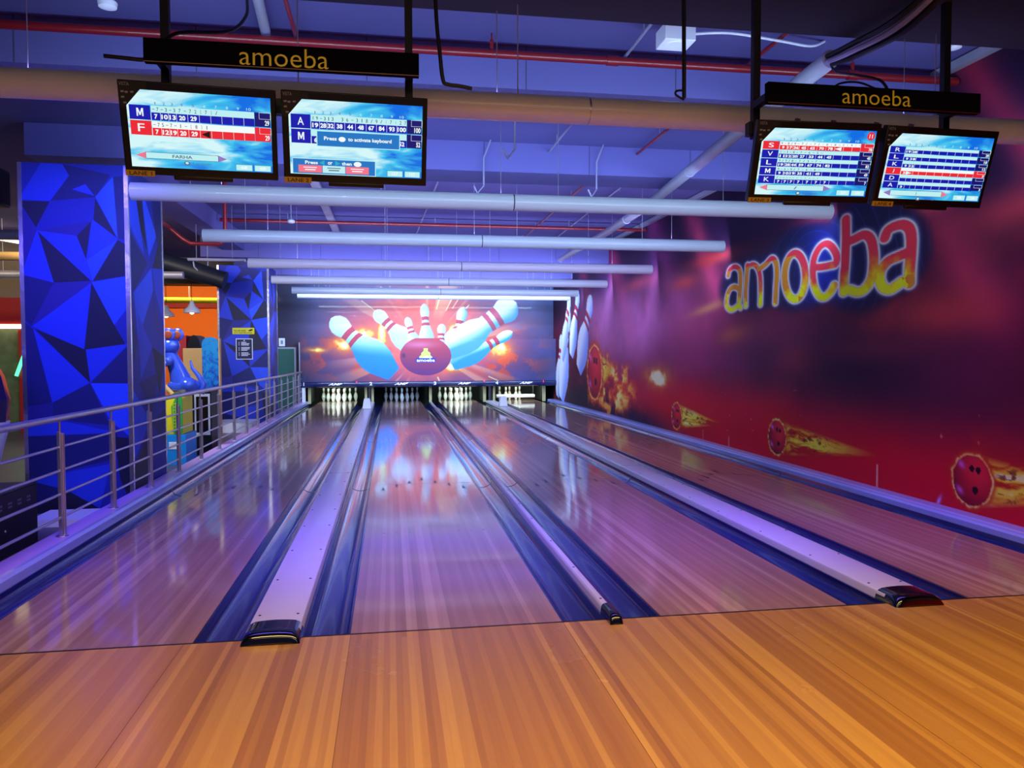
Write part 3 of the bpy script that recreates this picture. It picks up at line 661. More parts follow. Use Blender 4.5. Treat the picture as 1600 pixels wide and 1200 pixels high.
# ================================================================== WHITE PIPES WITH LAMPS
TL = [-2.5, -2.07, -2.05, -2.03, -2.08, -2.0, -1.98]
lab = ['nearest white cover pipe, warm lit, passing behind the monitors', 'bright white cover pipe just below the left monitors', 'third white cover pipe, second of the bright row', 'white cover pipe ending above the middle of the mural wall',
       'thin-looking white cover pipe, fourth of the bright row', 'white cover pipe, second from the far wall', 'lowest white cover pipe right in front of the far mural']
for i, ty in enumerate(TUBE_Y):
    z = 2.82 if i < 6 else 2.765; r = 0.080 if i < 6 else 0.062; xr = [4.85, 4.70, 4.70, 4.70, 4.70, 4.70, 4.70][i]
    t = thing('cover_pipe', 'large '+lab[i], 'pipe', (TL[i], ty, z), 'white pipes across the lanes')
    for a, b in ((0, 1.382-TL[i]), (1.392-TL[i], xr-TL[i])):
        mb = MB(); mb.tube([(a, 0, 0), (b, 0, 0)], r, 'pipe', 32); mb.build('pipe_section', t, ang=40)
    mb = MB(); mb.tube([(1.379-TL[i], 0, 0), (1.395-TL[i], 0, 0)], r*0.96, 'steel' if i == 0 else 'black', 24); mb.build('joint_ring', t)
    for hx in (0.5, 2.2, 3.46 if i == 0 else 3.9, 6.2 if i == 0 else 5.6):
        if hx < xr-TL[i]:
            mb = MB(); mb.tube([(hx, 0, r-0.01), (hx, 0, ZC-z)], 0.0035, 'galv', 6); mb.build('hanger_wire', t)
    # twin batten lamp on the rear side
    lt = thing('blacklight_batten', ['violet lamp behind the nearest warm lit pipe', 'violet lamp behind the bright pipe under the left monitors', 'violet lamp behind the third white pipe', 'violet lamp behind the fourth white pipe', 'violet lamp behind the fifth white pipe', 'violet lamp behind the second pipe from the far wall', 'violet lamp behind the lowest pipe at the far mural'][i], 'lamp', (TL[i]+0.15, ty+r+0.035, z), 'violet lamps behind the pipes')
    mb = MB(); mb.box(0, xr-TL[i]-0.3, -0.028, -0.004, -0.03, 0.03, 'white'); mb.build('housing', lt, smooth=False)
    mb = MB(); mb.tube([(0.03, 0.008, 0), (xr-TL[i]-0.33, 0.008, 0)], 0.010, 'lamp', 10); mb.build('lamp_tube', lt)
    for hx in (0.6, 3.2, 5.9):
        mb = MB(); mb.tube([(hx, -0.016, 0.028), (hx, -0.016, ZC-z)], 0.003, 'galv', 6); mb.build('hanger_wire', lt)

# ================================================================== MONITOR GANTRIES
def gloss_screen_mats():
    m, nt, b = new_mat('screen_sky'); N = nt.nodes; L = nt.links
    b.inputs['Base Color'].default_value = (0.01, 0.01, 0.02, 1); b.inputs['Roughness'].default_value = 0.3
    tc = N.new('ShaderNodeTexCoord'); mp = N.new('ShaderNodeMapping'); mp.inputs['Rotation'].default_value = (0, 0.45, 0); mp.inputs['Scale'].default_value = (2.2, 1, 9.0)
    n = N.new('ShaderNodeTexNoise'); n.inputs['Scale'].default_value = 1.5; n.inputs['Detail'].default_value = 5; n.inputs['Distortion'].default_value = 0.6
    sp = N.new('ShaderNodeSeparateXYZ'); L.new(tc.outputs['Object'], sp.inputs[0]); L.new(tc.outputs['Object'], mp.inputs[0]); L.new(mp.outputs[0], n.inputs['Vector'])
    ad = N.new('ShaderNodeMath'); ad.operation = 'MULTIPLY_ADD'; L.new(sp.outputs['X'], ad.inputs[0]); ad.inputs[1].default_value = -0.35; L.new(n.outputs['Fac'], ad.inputs[2])
    cr = N.new('ShaderNodeValToRGB'); L.new(ad.outputs[0], cr.inputs[0]); e = cr.color_ramp.elements
    e[0].position = 0.30; e[0].color = (*lin('0070E8'), 1); e[1].position = 0.62; e[1].color = (*lin('D8FCFF'), 1)
    k = e.new(0.46); k.color = (*lin('40C8F4'), 1)
    L.new(cr.outputs[0], b.inputs['Emission Color']); b.inputs['Emission Strength'].default_value = 0.95
    MT['sky_scr'] = m
    for nme, c in (('s_blue', '0818B0'), ('s_navy', '081070'), ('s_red', 'F02838'), ('s_white', 'F4FFFF'), ('s_pale', 'C0F4F8'), ('s_cyan', '20B0D0'), ('s_ink', '101018'), ('s_pink', 'F87890'), ('s_mid', '1878C8'), ('s_purple', '9878C8'), ('s_gray', '58708C')):
        MT[nme] = glow(nme, c, 0.95)
gloss_screen_mats()
MW, MH = 0.72, 0.435
SX0, SX1, SZ0, SZ1 = -0.327, 0.335, -0.180, 0.178
def monitor(xc, dz, rz, label, kind, lane):
    t = thing('score_monitor', label, 'monitor', (xc, 0.265, 2.445+dz), 'lane score monitors', rz)
    t.rotation_euler = (0.316, 0, rz)
    mb = MB(); mb.box(-MW/2, MW/2, 0, 0.045, -MH/2, MH/2, 'gloss_black'); mb.box(-0.14, 0.14, 0.002, 0.03, -MH/2-0.02, -MH/2+0.002, 'gloss_black')
    mb.box(-0.20, 0.20, 0.045, 0.085, -0.15, 0.15, 'black')
    mb.build('housing', t, bevel=0.005)
    mb = MB(); mb.box(-0.05, 0.05, 0.085, 0.14, -0.05, 0.05, 'black'); mb.box(-0.02, 0.02, 0.10, 0.14, 0.0, 0.20, 'black'); mb.box(-0.16, 0.16, 0.105, 0.14, 0.16, 0.20, 'black'); mb.build('bracket', t, smooth=False)
    s = MB()
    def P(u, v, d=1): return (SX0+(SX1-SX0)*u, -0.0006*d-0.0006, SZ1-(SZ1-SZ0)*v)
    def rect(u0, v0, u1, v1, m, d=2): s.add([P(u0, v0, d), P(u1, v0, d), P(u1, v1, d), P(u0, v1, d)], [(0, 1, 2, 3)], m)
    def tri(a, b, c, m, d=2): s.add([P(*a, d), P(*b, d), P(*c, d)], [(0, 1, 2)], m)
    def txt(st, u0, v0, u1, v1, m, d=4, off=0.02):
        put_text(s, st, lambda x, z: P(x, z, d), u0, u1, v1, v0, m, off=off)
    def frame(u0, v0, u1, v1, m, wd=0.004, d=3):
        for a in ((u0, v0, u1, v0+wd*1.7), (u0, v1-wd*1.7, u1, v1), (u0, v0, u0+wd, v1), (u1-wd, v0, u1, v1)): rect(*a, m, d)
    # picture with the upper left corner cut off by a sticker
    s.add([P(0.10, 0), P(1, 0), P(1, 1), P(0, 1), P(0, 0.21)], [(0, 1, 2, 3, 4)], 'sky_scr')
    cols = [0.162, 0.225, 0.28, 0.335, 0.412, 0.492, 0.572, 0.65, 0.728, 0.805, 0.88]
    for k in range(10):
        uc = (cols[k]+cols[k+1])/2; txt(str(k+1), uc-0.008*(1+(k == 9)), 0.145, uc+0.008*(1+(k == 9)), 0.18, 's_pale' if k > 4 else 's_gray', 2, 0.0)
    rows = kind['rows']; n = len(rows); y0 = 0.195; rh = kind['rh']
    for r, (nm, marks, scores, tot, red) in enumerate(rows):
        a = y0+r*rh; b = a+rh*0.94; mid = a+(b-a)*0.46
        base = 's_red' if red else 's_blue'
        rect(0.015, a, 0.158, b, base); txt(nm, 0.064, a+rh*0.2, 0.110, b-rh*0.22, 's_white', off=0.006)
        rect(cols[0], a, cols[-1], mid, 's_white' if red else 's_pale'); rect(cols[0], mid, cols[-1], b, base)
        rect(cols[-1]+0.002, a, 0.995, b, base if red else 's_navy'); frame(0.915, a, 1.0, mid, 's_white', 0.002)
        for k in range(10):
            rect(cols[k]-0.0012, mid, cols[k]+0.0012, b, 's_white', 3)
            if k < len(scores):
                w_ = 0.011*len(scores[k]); uc = (cols[k]+cols[k+1])/2
                txt(scores[k], uc-w_, mid+rh*0.10, uc+w_, b-rh*0.09, 's_white', off=0.04)
        if rh > 0.12:
            for k, mk in enumerate(marks):
                u = cols[0]+0.01+k*0.0285+(0.008*max(0, k-5))
                if mk != ' ':
                    if mk == '-': txt(mk, u, a+rh*0.21, u+0.016, a+rh*0.24, 's_ink', off=0.0)
                    else: txt(mk, u, a+rh*0.10, u+0.014, mid-rh*0.09, 's_ink', off=0.0)
        txt(tot, 0.987-0.016*len(tot), mid+rh*0.08, 0.987, b-rh*0.08, 's_white', off=0.03)
        if red and kind.get('arrow') is not None:
            u, dr, cm = kind['arrow']; tri((u-0.03*dr, (mid+b)/2), (u+0.03*dr, mid+0.004), (u+0.03*dr, b-0.004), cm, 4)
    ye = y0+n*rh
    if kind.get('popup'):
        rect(0.20, 0.40, 0.83, 0.615, 's_pale', 6); rect(0.206, 0.41, 0.824, 0.605, 's_mid', 7)
        txt('Press', 0.255, 0.475, 0.35, 0.525, 's_white', 8, 0.03); txt('to activate keyboard', 0.435, 0.475, 0.765, 0.54, 's_white', 8, 0.03)
        s.add([P(0.39+0.027*math.cos(t_), 0.505+0.035*math.sin(t_), 8) for t_ in np.linspace(0, 2*PI, 14)[:-1]], [tuple(range(13))], 's_white')
        rect(0.015, 0.78, 0.645, 1.0, 's_pale', 3); rect(0.02, 0.79, 0.638, 0.99, 's_mid', 4)
        txt('Press', 0.11, 0.815, 0.205, 0.86, 's_white', 5, 0.03); txt('or', 0.28, 0.82, 0.315, 0.86, 's_white', 5, 0.03); txt('then', 0.385, 0.815, 0.46, 0.86, 's_white', 5, 0.03)
        tri((0.215, 0.84), (0.255, 0.80), (0.255, 0.87), 's_cyan', 5); tri((0.375, 0.84), (0.335, 0.80), (0.335, 0.87), 's_cyan', 5)
        s.add([P(0.505+0.03*math.cos(t_), 0.838+0.035*math.sin(t_), 5) for t_ in np.linspace(0, 2*PI, 14)[:-1]], [tuple(range(13))], 's_white')
        rect(0.06, 0.875, 0.235, 0.975, 's_pink', 5); rect(0.24, 0.875, 0.41, 0.975, 's_pale', 5); rect(0.415, 0.875, 0.59, 0.975, 's_pink', 5)
        for c in (0.147, 0.325, 0.502): rect(c-0.05, 0.90, c+0.05, 0.912, 's_white' if c != 0.325 else 's_gray', 6); rect(c-0.04, 0.93, c+0.04, 0.945, 's_white' if c != 0.325 else 's_gray', 6)
    else:
        v = kind['bar']
        rect(0.10, v, 0.61, v+0.085, 's_pale', 3); frame(0.10, v, 0.61, v+0.085, 's_ink', 0.0025, 4)
        tri((0.035, v+0.045), (0.10, v), (0.10, v+0.088), kind['tri'][0], 5); tri((0.67, v+0.045), (0.61, v), (0.61, v+0.088), kind['tri'][1], 5)
        txt(kind['name'], 0.355-0.014*len(kind['name']), v+0.022, 0.355+0.014*len(kind['name']), v+0.066, 's_gray', 5, 0.02)
        s.add([P(0.385+0.022*math.cos(t_), v+0.125+0.028*math.sin(t_), 4) for t_ in np.linspace(0, 2*PI, 14)[:-1]], [tuple(range(13))], 's_gray')
        s.add([P(0.385+0.012*math.cos(t_), v+0.122+0.016*math.sin(t_), 5) for t_ in np.linspace(0, 2*PI, 14)[:-1]], [tuple(range(13))], 's_pale')
        txt('F. of changes', 0.425, v+0.11, 0.56, v+0.145, 's_gray', 4, 0.0)
    rect(0.73, 0.895, 0.855, 0.99, 's_cyan', 3); rect(0.735, 0.91, 0.85, 0.985, 's_pale', 4); rect(0.865, 0.895, 0.99, 0.99, 's_cyan', 3); rect(0.87, 0.91, 0.985, 0.985, 's_pale', 4)
    frame(0.90, 0.83, 0.99, 0.885, 's_cyan', 0.003, 3)
    txt(kind['b'][0], 0.77, 0.925, 0.815, 0.965, 's_white', 5, 0.03); txt(kind['b'][1], 0.905, 0.925, 0.95, 0.965, 's_white', 5, 0.03)
    if kind.get('badge'):
        s.add([P(0.955+0.035*math.cos(t_), 0.08+0.062*math.sin(t_), 4) for t_ in np.linspace(0, 2*PI, 18)[:-1]], [tuple(range(17))], 's_red')
        txt('11', 0.94, 0.05, 0.970, 0.11, 's_white', 5, 0.02)
    s.build('screen', t, smooth=False)
    # corner sticker and lane tag
    k = MB(); k.add([(-MW/2+0.004, -0.0008, MH/2-0.004), (-MW/2+0.13, -0.0008, MH/2-0.004), (-MW/2+0.13, -0.0008, SZ1+0.002), (SX0, -0.0008, SZ1-0.085), (-MW/2+0.004, -0.0008, SZ1-0.085)], [(0, 1, 2, 3, 4)], 'ink')
    put_text(k, 'VISTA', lambda x, z: (x, -0.0016, z), -MW/2+0.008, -MW/2+0.052, MH/2-0.026, MH/2-0.010, 'conduit')
    for a, b in ((0.012, 0.05), (0.03, 0.052), (0.055, 0.05), (0.012, 0.075), (0.02, 0.10)):
        k.add([(-MW/2+a+dx, -0.0016, MH/2-b+dz2) for dx, dz2 in ((0, 0), (0.014, 0.002), (0.016, -0.006), (0.002, -0.008))], [(0, 1, 2, 3)], 'conduit')
    k.build('corner_sticker', t, smooth=False)
    k = MB(); k.box(-MW/2, -MW/2+0.135, -0.004, 0.0, -MH/2-0.008, -MH/2+0.020, 'tag')
    put_text(k, 'LANE '+str(lane), lambda x, z: (x, -0.0046, z), -MW/2+0.018, -MW/2+0.122, -MH/2-0.003, -MH/2+0.015, 'ink', off=0.01)
    k.build('lane_tag', t, smooth=False)
    return t
K1 = dict(rows=[('M', '-7-3-37-72[7]/', ['7','10','13','20','29'], '29', 0), ('F', '-75-7-1-[8]1', ['7','12','19','20','29'], '29', 1)], rh=0.198, arrow=(0.53, 1, 's_ink'), bar=0.80, tri=('s_pink', 's_purple'), name='FARHA', b=('68','68'))
K2 = dict(rows=[('A', 'X9-313 36-318/9/(7)27-', ['19','28','32','38','44','48','67','84','93','100'], '100', 0), ('M', '', ['6','','','','','','','','','52'], '52', 0)], rh=0.198, popup=True, b=('157','157'))
K3 = dict(rows=[('S', '9-8/9-7/-7/(8)8-X(9)-', ['9','17','36','45','62','70','78'], '78', 1), ('V', 'X-1-8-7-6-5-', ['11','12','20','27','33','44','45'], '45', 0), ('L', '9/9/8-7/3-7-', ['19','28','44','59','67','74','82'], '82', 0),
                ('M', '9-1-9/7-6-8-', ['9','10','19','35','41','49'], '49', 0), ('K', '7-----------', ['7']*7, '7', 0)], rh=0.128, arrow=(0.68, 1, 's_white'), bar=0.845, tri=('s_pink', 's_purple'), name='/', b=('221','226'), badge=True)
K4 = dict(rows=[('R', '', ['19','28'], '28', 0), ('L', '', ['9','18'], '18', 0), ('K', '', ['9','12'], '12', 0), ('J', '', ['3'], '3', 1), ('D', '', [], '', 0), ('A', '', ['3'], '3', 0)], rh=0.108, arrow=(0.24, -1, 's_white'), bar=0.865, tri=('s_purple', 's_pink'), name='J', b=('28','28'))
monitor(-0.714, 0.015, 0.07, 'wide score monitor for lane 1 showing rows M and F, leftmost of four', K1, 1)
monitor(0.038, 0.009, 0.038, 'wide score monitor for lane 2 with a press-to-activate-keyboard message box', K2, 2)
monitor(2.562, -0.014, -0.04, 'wide score monitor for lane 3 showing rows S, V, L, M and K', K3, 3)
monitor(3.316, -0.017, 0.029, 'wide score monitor for lane 4 with six score rows, rightmost of four', K4, 4)

def gantry(x0, x1, zs, label, tx0, tx1, tz0, tz1):
    t = thing('monitor_gantry', label, 'monitor frame', (x0, 0.17, 0), 'hanging monitor frames'); L = x1-x0
    for px in (0.0, L-0.04):
        mb = MB(); mb.box(px, px+0.04, 0.19, 0.23, 2.58, ZC-0.002, 'black'); mb.build('hanging_post', t, smooth=False)
    mb = MB(); mb.box(-0.02, L+0.02, 0.20, 0.25, 2.60, 2.675, 'black')
    for px in np.linspace(0.2, L-0.2, 6): mb.box(px, px+0.004, 0.198, 0.20, 2.60, 2.675, 'conduit')
    mb.build('cross_bar', t, smooth=False)
    for px in (L*0.22, L*0.40, L*0.62, L*0.80):
        mb = MB(); mb.tube([(px, 0.205, 2.675), (px, 0.19, 2.70)], 0.016, 'conduit', 10); mb.build('clamp', t)
    mb = MB(); mb.box(-0.02, L+0.025, -0.02, 0.02, zs-0.055, zs+0.055, 'board'); mb.box(-0.02, L+0.025, -0.0215, -0.0195, zs-0.0565, zs-0.0535, 'redpipe')
    mb.box(0.0, 0.04, 0.02, 0.19, zs-0.02, zs+0.02, 'black'); mb.box(L-0.04, L, 0.02, 0.19, zs-0.02, zs+0.02, 'black')
    sb = mb.build('sign_board', t, smooth=False)
    mb = MB(); put_text(mb, 'amoeba', lambda a, b: (a-x0, -0.0215, b), tx0, tx1, tz0, tz1, 'gold', off=-0.006); mb.build('sign_lettering', sb, smooth=False)
gantry(-0.92, 0.33, 2.805, 'black hanging frame with gold amoeba sign above the two left monitors', -0.504, -0.086, 2.757, 2.847)
gantry(2.24, 3.475, 2.767, 'black hanging frame with gold amoeba sign above the two right monitors', 2.652, 3.065, 2.727, 2.811)

# ================================================================== PINS, SENSOR BOXES, KICKBACKS
prof = [(0.0, 0.0), (0.0258, 0.0), (0.029, 0.006), (0.038, 0.035), (0.052, 0.075), (0.0600, 0.105), (0.0605, 0.118), (0.057, 0.145), (0.046, 0.185), (0.033, 0.218), (0.0245, 0.242), (0.0228, 0.256), (0.0238, 0.278), (0.029, 0.31), (0.0323, 0.338), (0.031, 0.355), (0.024, 0.371), (0.012, 0.379), (0.0, 0.381)]
mb = MB(); mb.lathe(prof[1:-1], 'pinwhite', n=24); pin0 = mb.build('bowling_pin', ang=80)
mb = MB()
for z0, z1 in ((0.236, 0.249), (0.266, 0.279)):
    rr = lambda z: np.interp(z, [p[1] for p in prof], [p[0] for p in prof])+0.0006
    mb.lathe([(rr(z0)-0.002, z0), (rr(z0), z0), (rr(z1), z1), (rr(z1)-0.002, z1)], 'pinred', n=24)
st = mb.build('neck_stripe', pin0); 
rack = [(0, 0, 'head pin'), (-1, 1, 'left pin of the second row'), (1, 1, 'right pin of the second row'), (-2, 2, 'left pin of the third row'), (0, 2, 'middle pin of the third row'), (2, 2, 'right pin of the third row'),
        (-3, 3, 'outer left pin of the back row'), (-1, 3, 'inner left pin of the back row'), (1, 3, 'inner right pin of the back row'), (3, 3, 'outer right pin of the back row')]
ln = ['leftmost lane', 'second lane from the left', 'third lane from the left', 'rightmost lane behind the white bar']
first = True
for i, x0 in enumerate(LANES):
    for k, (a, b, nm) in enumerate(rack):
        if i == 3 and k in (0, 1, 2, 5, 9): continue
        loc = (x0+W/2+a*0.1524, 18.29+b*0.264, 0.0)
        q = pin0 if first else copy_tree(pin0, loc); q.location = loc; first = False
        tag(q, 'white bowling pin, %s, %s' % (nm, ln[i]), 'bowling pin', 'bowling pins on the '+['leftmost', 'second', 'third', 'rightmost'][i]+' lane')
t = thing('sweep_bar', 'long white sweep bar lowered in front of the rightmost lane pins', 'sweep bar', (3.77, 18.05, 0))
mb = MB(); mb.tube([(-0.56, 0, 0.145), (0.56, 0, 0.145)], 0.048, 'white', 20); mb.build('bar', t)
for sx in (-0.5, 0.52):
    mb = MB(); mb.box(sx-0.012, sx+0.012, 0.03, 0.055, 0.145, 0.62, 'black'); mb.build('arm', t, smooth=False)
for x, y, lab_ in ((-0.36, 15.0, 'small white tapered sensor box on the left wide divider'), (3.0, 15.3, 'small white tapered sensor box on the right wide divider')):
    z0 = 0.0425; mb = MB(); mb.add([(sx*wx, sy*wy, z) for z, wx, wy in ((0, 0.105, 0.11), (0.20, 0.078, 0.08), (0.252, 0.062, 0.06)) for sx, sy in ((-1,-1),(1,-1),(1,1),(-1,1))],
        [(0,3,2,1),(0,1,5,4),(1,2,6,5),(2,3,7,6),(3,0,4,7),(4,5,9,8),(5,6,10,9),(6,7,11,10),(7,4,8,11),(8,9,10,11)], 'white')
    mb.box(-0.106, 0.106, -0.112, 0.112, 0.0, 0.008, 'black')
    o = mb.build('sensor_box', bevel=0.008, loc=(x, y, z0)); tag(o, lab_, 'sensor box')
for x, wd_, nm in ((-1.99, 0.075, 'beige pit post at the left end, beside the leftmost lane'), (-0.47, 0.07, 'beige pit post just right of the leftmost lane'), (-0.285, 0.06, 'beige pit post just left of the second lane'), (1.31, 0.075, 'beige pit post between the second and third lanes'),
                   (2.84, 0.08, 'beige pit post just right of the third lane'), (3.11, 0.07, 'beige pit post just left of the rightmost lane'), (4.56, 0.09, 'beige pit post right of the rightmost lane')):
    mb = MB(); mb.box(x-wd_/2, x+wd_/2, 17.80, 17.83, 0.0, 0.60, 'kick'); mb.box(x-0.015, x+0.015, 17.83, 19.3, 0.0, 0.60, 'pit')
    o = mb.build('pit_post', smooth=False); tag(o, nm, 'post')
for x in (-0.38, 2.97):
    mb = MB(); mb.tube([(x, 17.79, 0.0), (x, 17.79, 0.6)], 0.012, 'steel', 8); mb.tube([(x+0.05, 17.79, 0.0), (x+0.04, 17.79, 0.6)], 0.008, 'steel', 8)
    o = mb.build('steel_rod', smooth=True); tag(o, 'thin steel rods between the pit posts beside the '+('second' if x < 0 else 'rightmost')+' lane', 'rod')

# ================================================================== RAILING
t = thing('steel_railing', 'long stainless steel railing with four thin bars left of the lanes', 'railing', (-2.145, 0, 0.052))
mb = MB(); mb.tube([(0, -0.8, 0.86), (0, 17.3, 0.83)], 0.024, 'steel', 20); mb.build('top_rail', t)
for z in (0.648, 0.478, 0.308, 0.14):
    mb = MB(); mb.tube([(0, -0.8, z), (0, 17.3, z)], 0.010, 'steel', 12); mb.build('rail', t)
p0 = MB(); p0.box(-0.012, 0.012, -0.030, -0.012, 0, 0.76, 'steel'); p0.tube([(0.006, 0.014, 0.0), (0.006, 0.014, 0.745)], 0.017, 'steel', 16)
p0.tube([(0, -0.006, 0.74), (0, -0.006, 0.845)], 0.008, 'steel', 12); p0.lathe([(0.042, 0), (0.042, 0.006), (0.02, 0.012)], 'steel', n=18)
po = None
for k in range(17):
    y = 0.11+1.028*k
    if po is None: po = p0.build('post', t, bevel=0.002); q = po
    else: q = po.copy(); COL.objects.link(q)
    q.location = (0, y, 0)

# ================================================================== BLUE PRINTED PILLARS
TONES = dict(n=('pillar_navy', '161E6A'), k=('pillar_black', '16183A'), m=('pillar_mid', '1828A0'), b=('pillar_blue', '1E3CD0'), l=('pillar_bright', '2650F0'), p=('pillar_violet', '28248A'))
for k_, (nm, c) in TONES.items(): MT['pl_'+k_] = mat(nm, c, 0.55, coat=0.0, noise=0.05, scale=10)
FR = [('m', [(90,90),(680,90),(680,1867),(120,1867)]), ('b', [(92,275),(260,280),(365,150),(330,95),(215,90)]), ('k', [(92,282),(258,282),(185,415)]), ('p', [(94,292),(188,428),(105,650)]), ('b', [(190,425),(275,690),(105,650)]),
      ('m', [(262,278),(500,262),(490,362),(190,425)]), ('n', [(330,92),(590,140),(505,255),(262,278),(365,150)]), ('b', [(378,218),(452,190),(500,248)]), ('l', [(505,252),(602,148),(622,462)]), ('n', [(604,148),(680,142),(680,470),(622,462)]),
      ('k', [(504,260),(618,458),(492,368)]), ('p', [(192,428),(480,375),(400,450)]), ('b', [(192,430),(400,452),(450,570),(475,680)]), ('k', [(480,376),(400,452),(448,568)]), ('b', [(486,368),(620,462),(452,570)]), ('l', [(452,572),(620,465),(480,682)]),
      ('k', [(196,436),(475,680),(275,690)]), ('k', [(622,468),(680,500),(680,648),(482,680)]), ('n', [(105,652),(275,690),(155,908),(108,870)]), ('p', [(277,690),(475,684),(158,908)]), ('l', [(478,686),(680,650),(680,800),(592,905)]),
      ('k', [(476,690),(592,900),(652,1000),(432,1030)]), ('b', [(474,690),(430,1030),(158,912)]), ('k', [(172,925),(438,1030),(459,1199)]), ('b', [(165,925),(457,1199),(259,1299)]), ('b', [(440,1030),(672,1000),(460,1196)]),
      ('n', [(676,1000),(680,1205),(464,1199)]), ('n', [(262,1300),(459,1202),(560,1420),(259,1383)]), ('l', [(462,1202),(680,1205),(680,1490),(565,1400)]), ('n', [(106,880),(162,925),(257,1299),(112,1320)]), ('p', [(112,1322),(257,1301),(257,1383),(114,1400)]),
      ('b', [(114,1402),(259,1384),(600,1458),(114,1470)]), ('n', [(115,1472),(600,1462),(560,1600),(118,1690)]), ('k', [(585,1480),(680,1490),(680,1867),(610,1700)]), ('b', [(120,1692),(560,1620),(500,1850),(330,1750)]), ('n', [(120,1694),(330,1752),(118,1867)]), ('k', [(332,1754),(500,1852),(480,1867),(122,1867)])]
SD = [('m', [(0,0),(1,0),(1,1),(0,1)]), ('n', [(0.0,0.0),(0.75,0.0),(0.3,0.12)]), ('k', [(0.05,0.08),(0.35,0.04),(0.5,0.22)]), ('b', [(0.0,0.10),(0.22,0.08),(0.42,0.24),(0.0,0.16)]), ('l', [(0.35,0.03),(0.8,0.16),(0.55,0.24)]), ('n', [(0.6,0.0),(1,0.04),(1,0.2),(0.8,0.18)]),
      ('k', [(1.0,0.12),(1.0,0.26),(0.65,0.27)]), ('b', [(0.65,0.27),(1,0.26),(1,0.45),(0.72,0.34)]), ('n', [(0.0,0.18),(0.5,0.26),(0.1,0.36)]), ('l', [(0.1,0.36),(0.62,0.27),(0.66,0.34),(0.2,0.5)]), ('p', [(0.64,0.34),(0.95,0.5),(0.66,0.46)]),
      ('n', [(0.0,0.4),(0.18,0.5),(0.0,0.62)]), ('b', [(0.2,0.42),(0.6,0.52),(0.25,0.62)]), ('k', [(0.6,0.52),(1,0.55),(0.8,0.68)]), ('n', [(0.2,0.63),(0.78,0.6),(0.55,0.74)]), ('l', [(0.0,0.64),(0.5,0.75),(0.0,0.86)]), ('n', [(0.52,0.76),(1,0.72),(1,0.85)]), ('k', [(0.0,0.88),(0.5,0.78),(0.6,1.0),(0,1)])]
def pillar(x0, x1, y0, y1, zt, label):
    t = thing('pillar', label, 'pillar', (x0, y0, -0.15), None); w_ = x1-x0; d_ = y1-y0; h_ = zt+0.15
    mb = MB(); mb.box(0, w_, 0, d_, 0, h_, 'pl_n'); mb.build('core', t, smooth=False)
    mb = MB()
    for k_, (c, pts) in enumerate(FR):
        q = []
        for a, b in pts:
            lean = 90+30*(b-90)/1777; q.append(((a-lean)/(680-lean)*w_, -0.001-0.0004*k_/10, h_-(b-90)/1777*h_))
        q = [(min(max(a, 0.001), w_-0.001), b, max(c2, 0.001)) for a, b, c2 in q]
        mb.add(q, [tuple(range(len(q)))], 'pl_'+c)
    mb.build('front_print', t, smooth=False)
    mb = MB()
    for k_, (c, pts) in enumerate(SD):
        mb.add([(w_+0.001+0.0004*k_/10, a*d_, h_-b*h_) for a, b in pts], [tuple(range(len(pts)))], 'pl_'+c)
    mb.build('side_print', t, smooth=False)
    for cx, cy in ((0, 0), (w_, 0), (w_, d_)):
        mb = MB(); sx = -1 if cx > 0 else 1; sy = 1 if cy == 0 else -1
        mb.box(min(cx-0.004*sx, cx+0.032*sx), max(cx-0.004*sx, cx+0.032*sx), cy-0.005 if cy == 0 else cy, cy if cy == 0 else cy+0.005, 0, h_, 'chrome')
        mb.box(cx if cx > 0 else cx-0.005, cx+0.005 if cx > 0 else cx, min(cy, cy+0.032*sy), max(cy, cy+0.032*sy), 0, h_, 'chrome')
        mb.build('corner_trim', t, smooth=False)
    return t
pillar(-3.22, -2.262, 4.1, 5.22, 3.16, 'large pillar wrapped in blue and black triangle print, nearest on the left')
pillar(-3.27, -2.262, 12.67, 13.85, 3.18, 'farther pillar with blue triangle print and two signs on it')
t = thing('warning_sign', 'small yellow camera warning sign on the farther blue pillar', 'sign', (-2.77, 12.655, 1.84))
mb = MB(); mb.box(-0.215, 0.215, 0, 0.008, -0.065, 0.065, 'ysign')
put_text(mb, 'YOU ARE UNDER', lambda a, b: (a, -0.001, b), -0.19, 0.05, -0.012, 0.022, 'ink', off=0.02); put_text(mb, 'CCTV SURVEILLANCE', lambda a, b: (a, -0.001, b), -0.19, 0.17, -0.052, -0.022, 'ink', off=0.02)
mb.add([(x, -0.001, z) for x, z in ((0.09, 0.01), (0.17, 0.045), (0.19, 0.02), (0.13, -0.008))], [(0, 1, 2, 3)], 'ink')
mb.build('panel', t, smooth=False)
t = thing('rules_sign', 'navy framed rules board on the farther blue pillar, under the yellow sign', 'sign', (-2.755, 12.645, 1.47))
mb = MB(); mb.box(-0.165, 0.165, 0.004, 0.018, -0.215, 0.215, 'paper'); mb.build('frame', t, smooth=False)
mb = MB(); mb.box(-0.150, 0.150, 0.0, 0.006, -0.20, 0.20, 'navysign')
mb.add([(x, -0.001, z) for x, z in ((-0.02, 0.165), (0.02, 0.165), (0, 0.19))], [(0, 1, 2)], 'paper')
for k in range(11):
    z = 0.13-k*0.027; wd_ = [0.10, 0.16, 0.15, 0.0, 0.17, 0.16, 0.12, 0.0, 0.14, 0.17, 0.13][k]
    if wd_: mb.add([(-0.06, -0.001, z), (-0.06+wd_, -0.001, z), (-0.06+wd_, -0.001, z+0.014), (-0.06, -0.001, z+0.014)], [(0, 1, 2, 3)], 'paper'); mb.add([(-0.11, -0.001, z), (-0.095, -0.001, z), (-0.095, -0.001, z+0.014), (-0.11, -0.001, z+0.014)], [(0, 1, 2, 3)], 'paper')
mb.build('board', t, smooth=False)

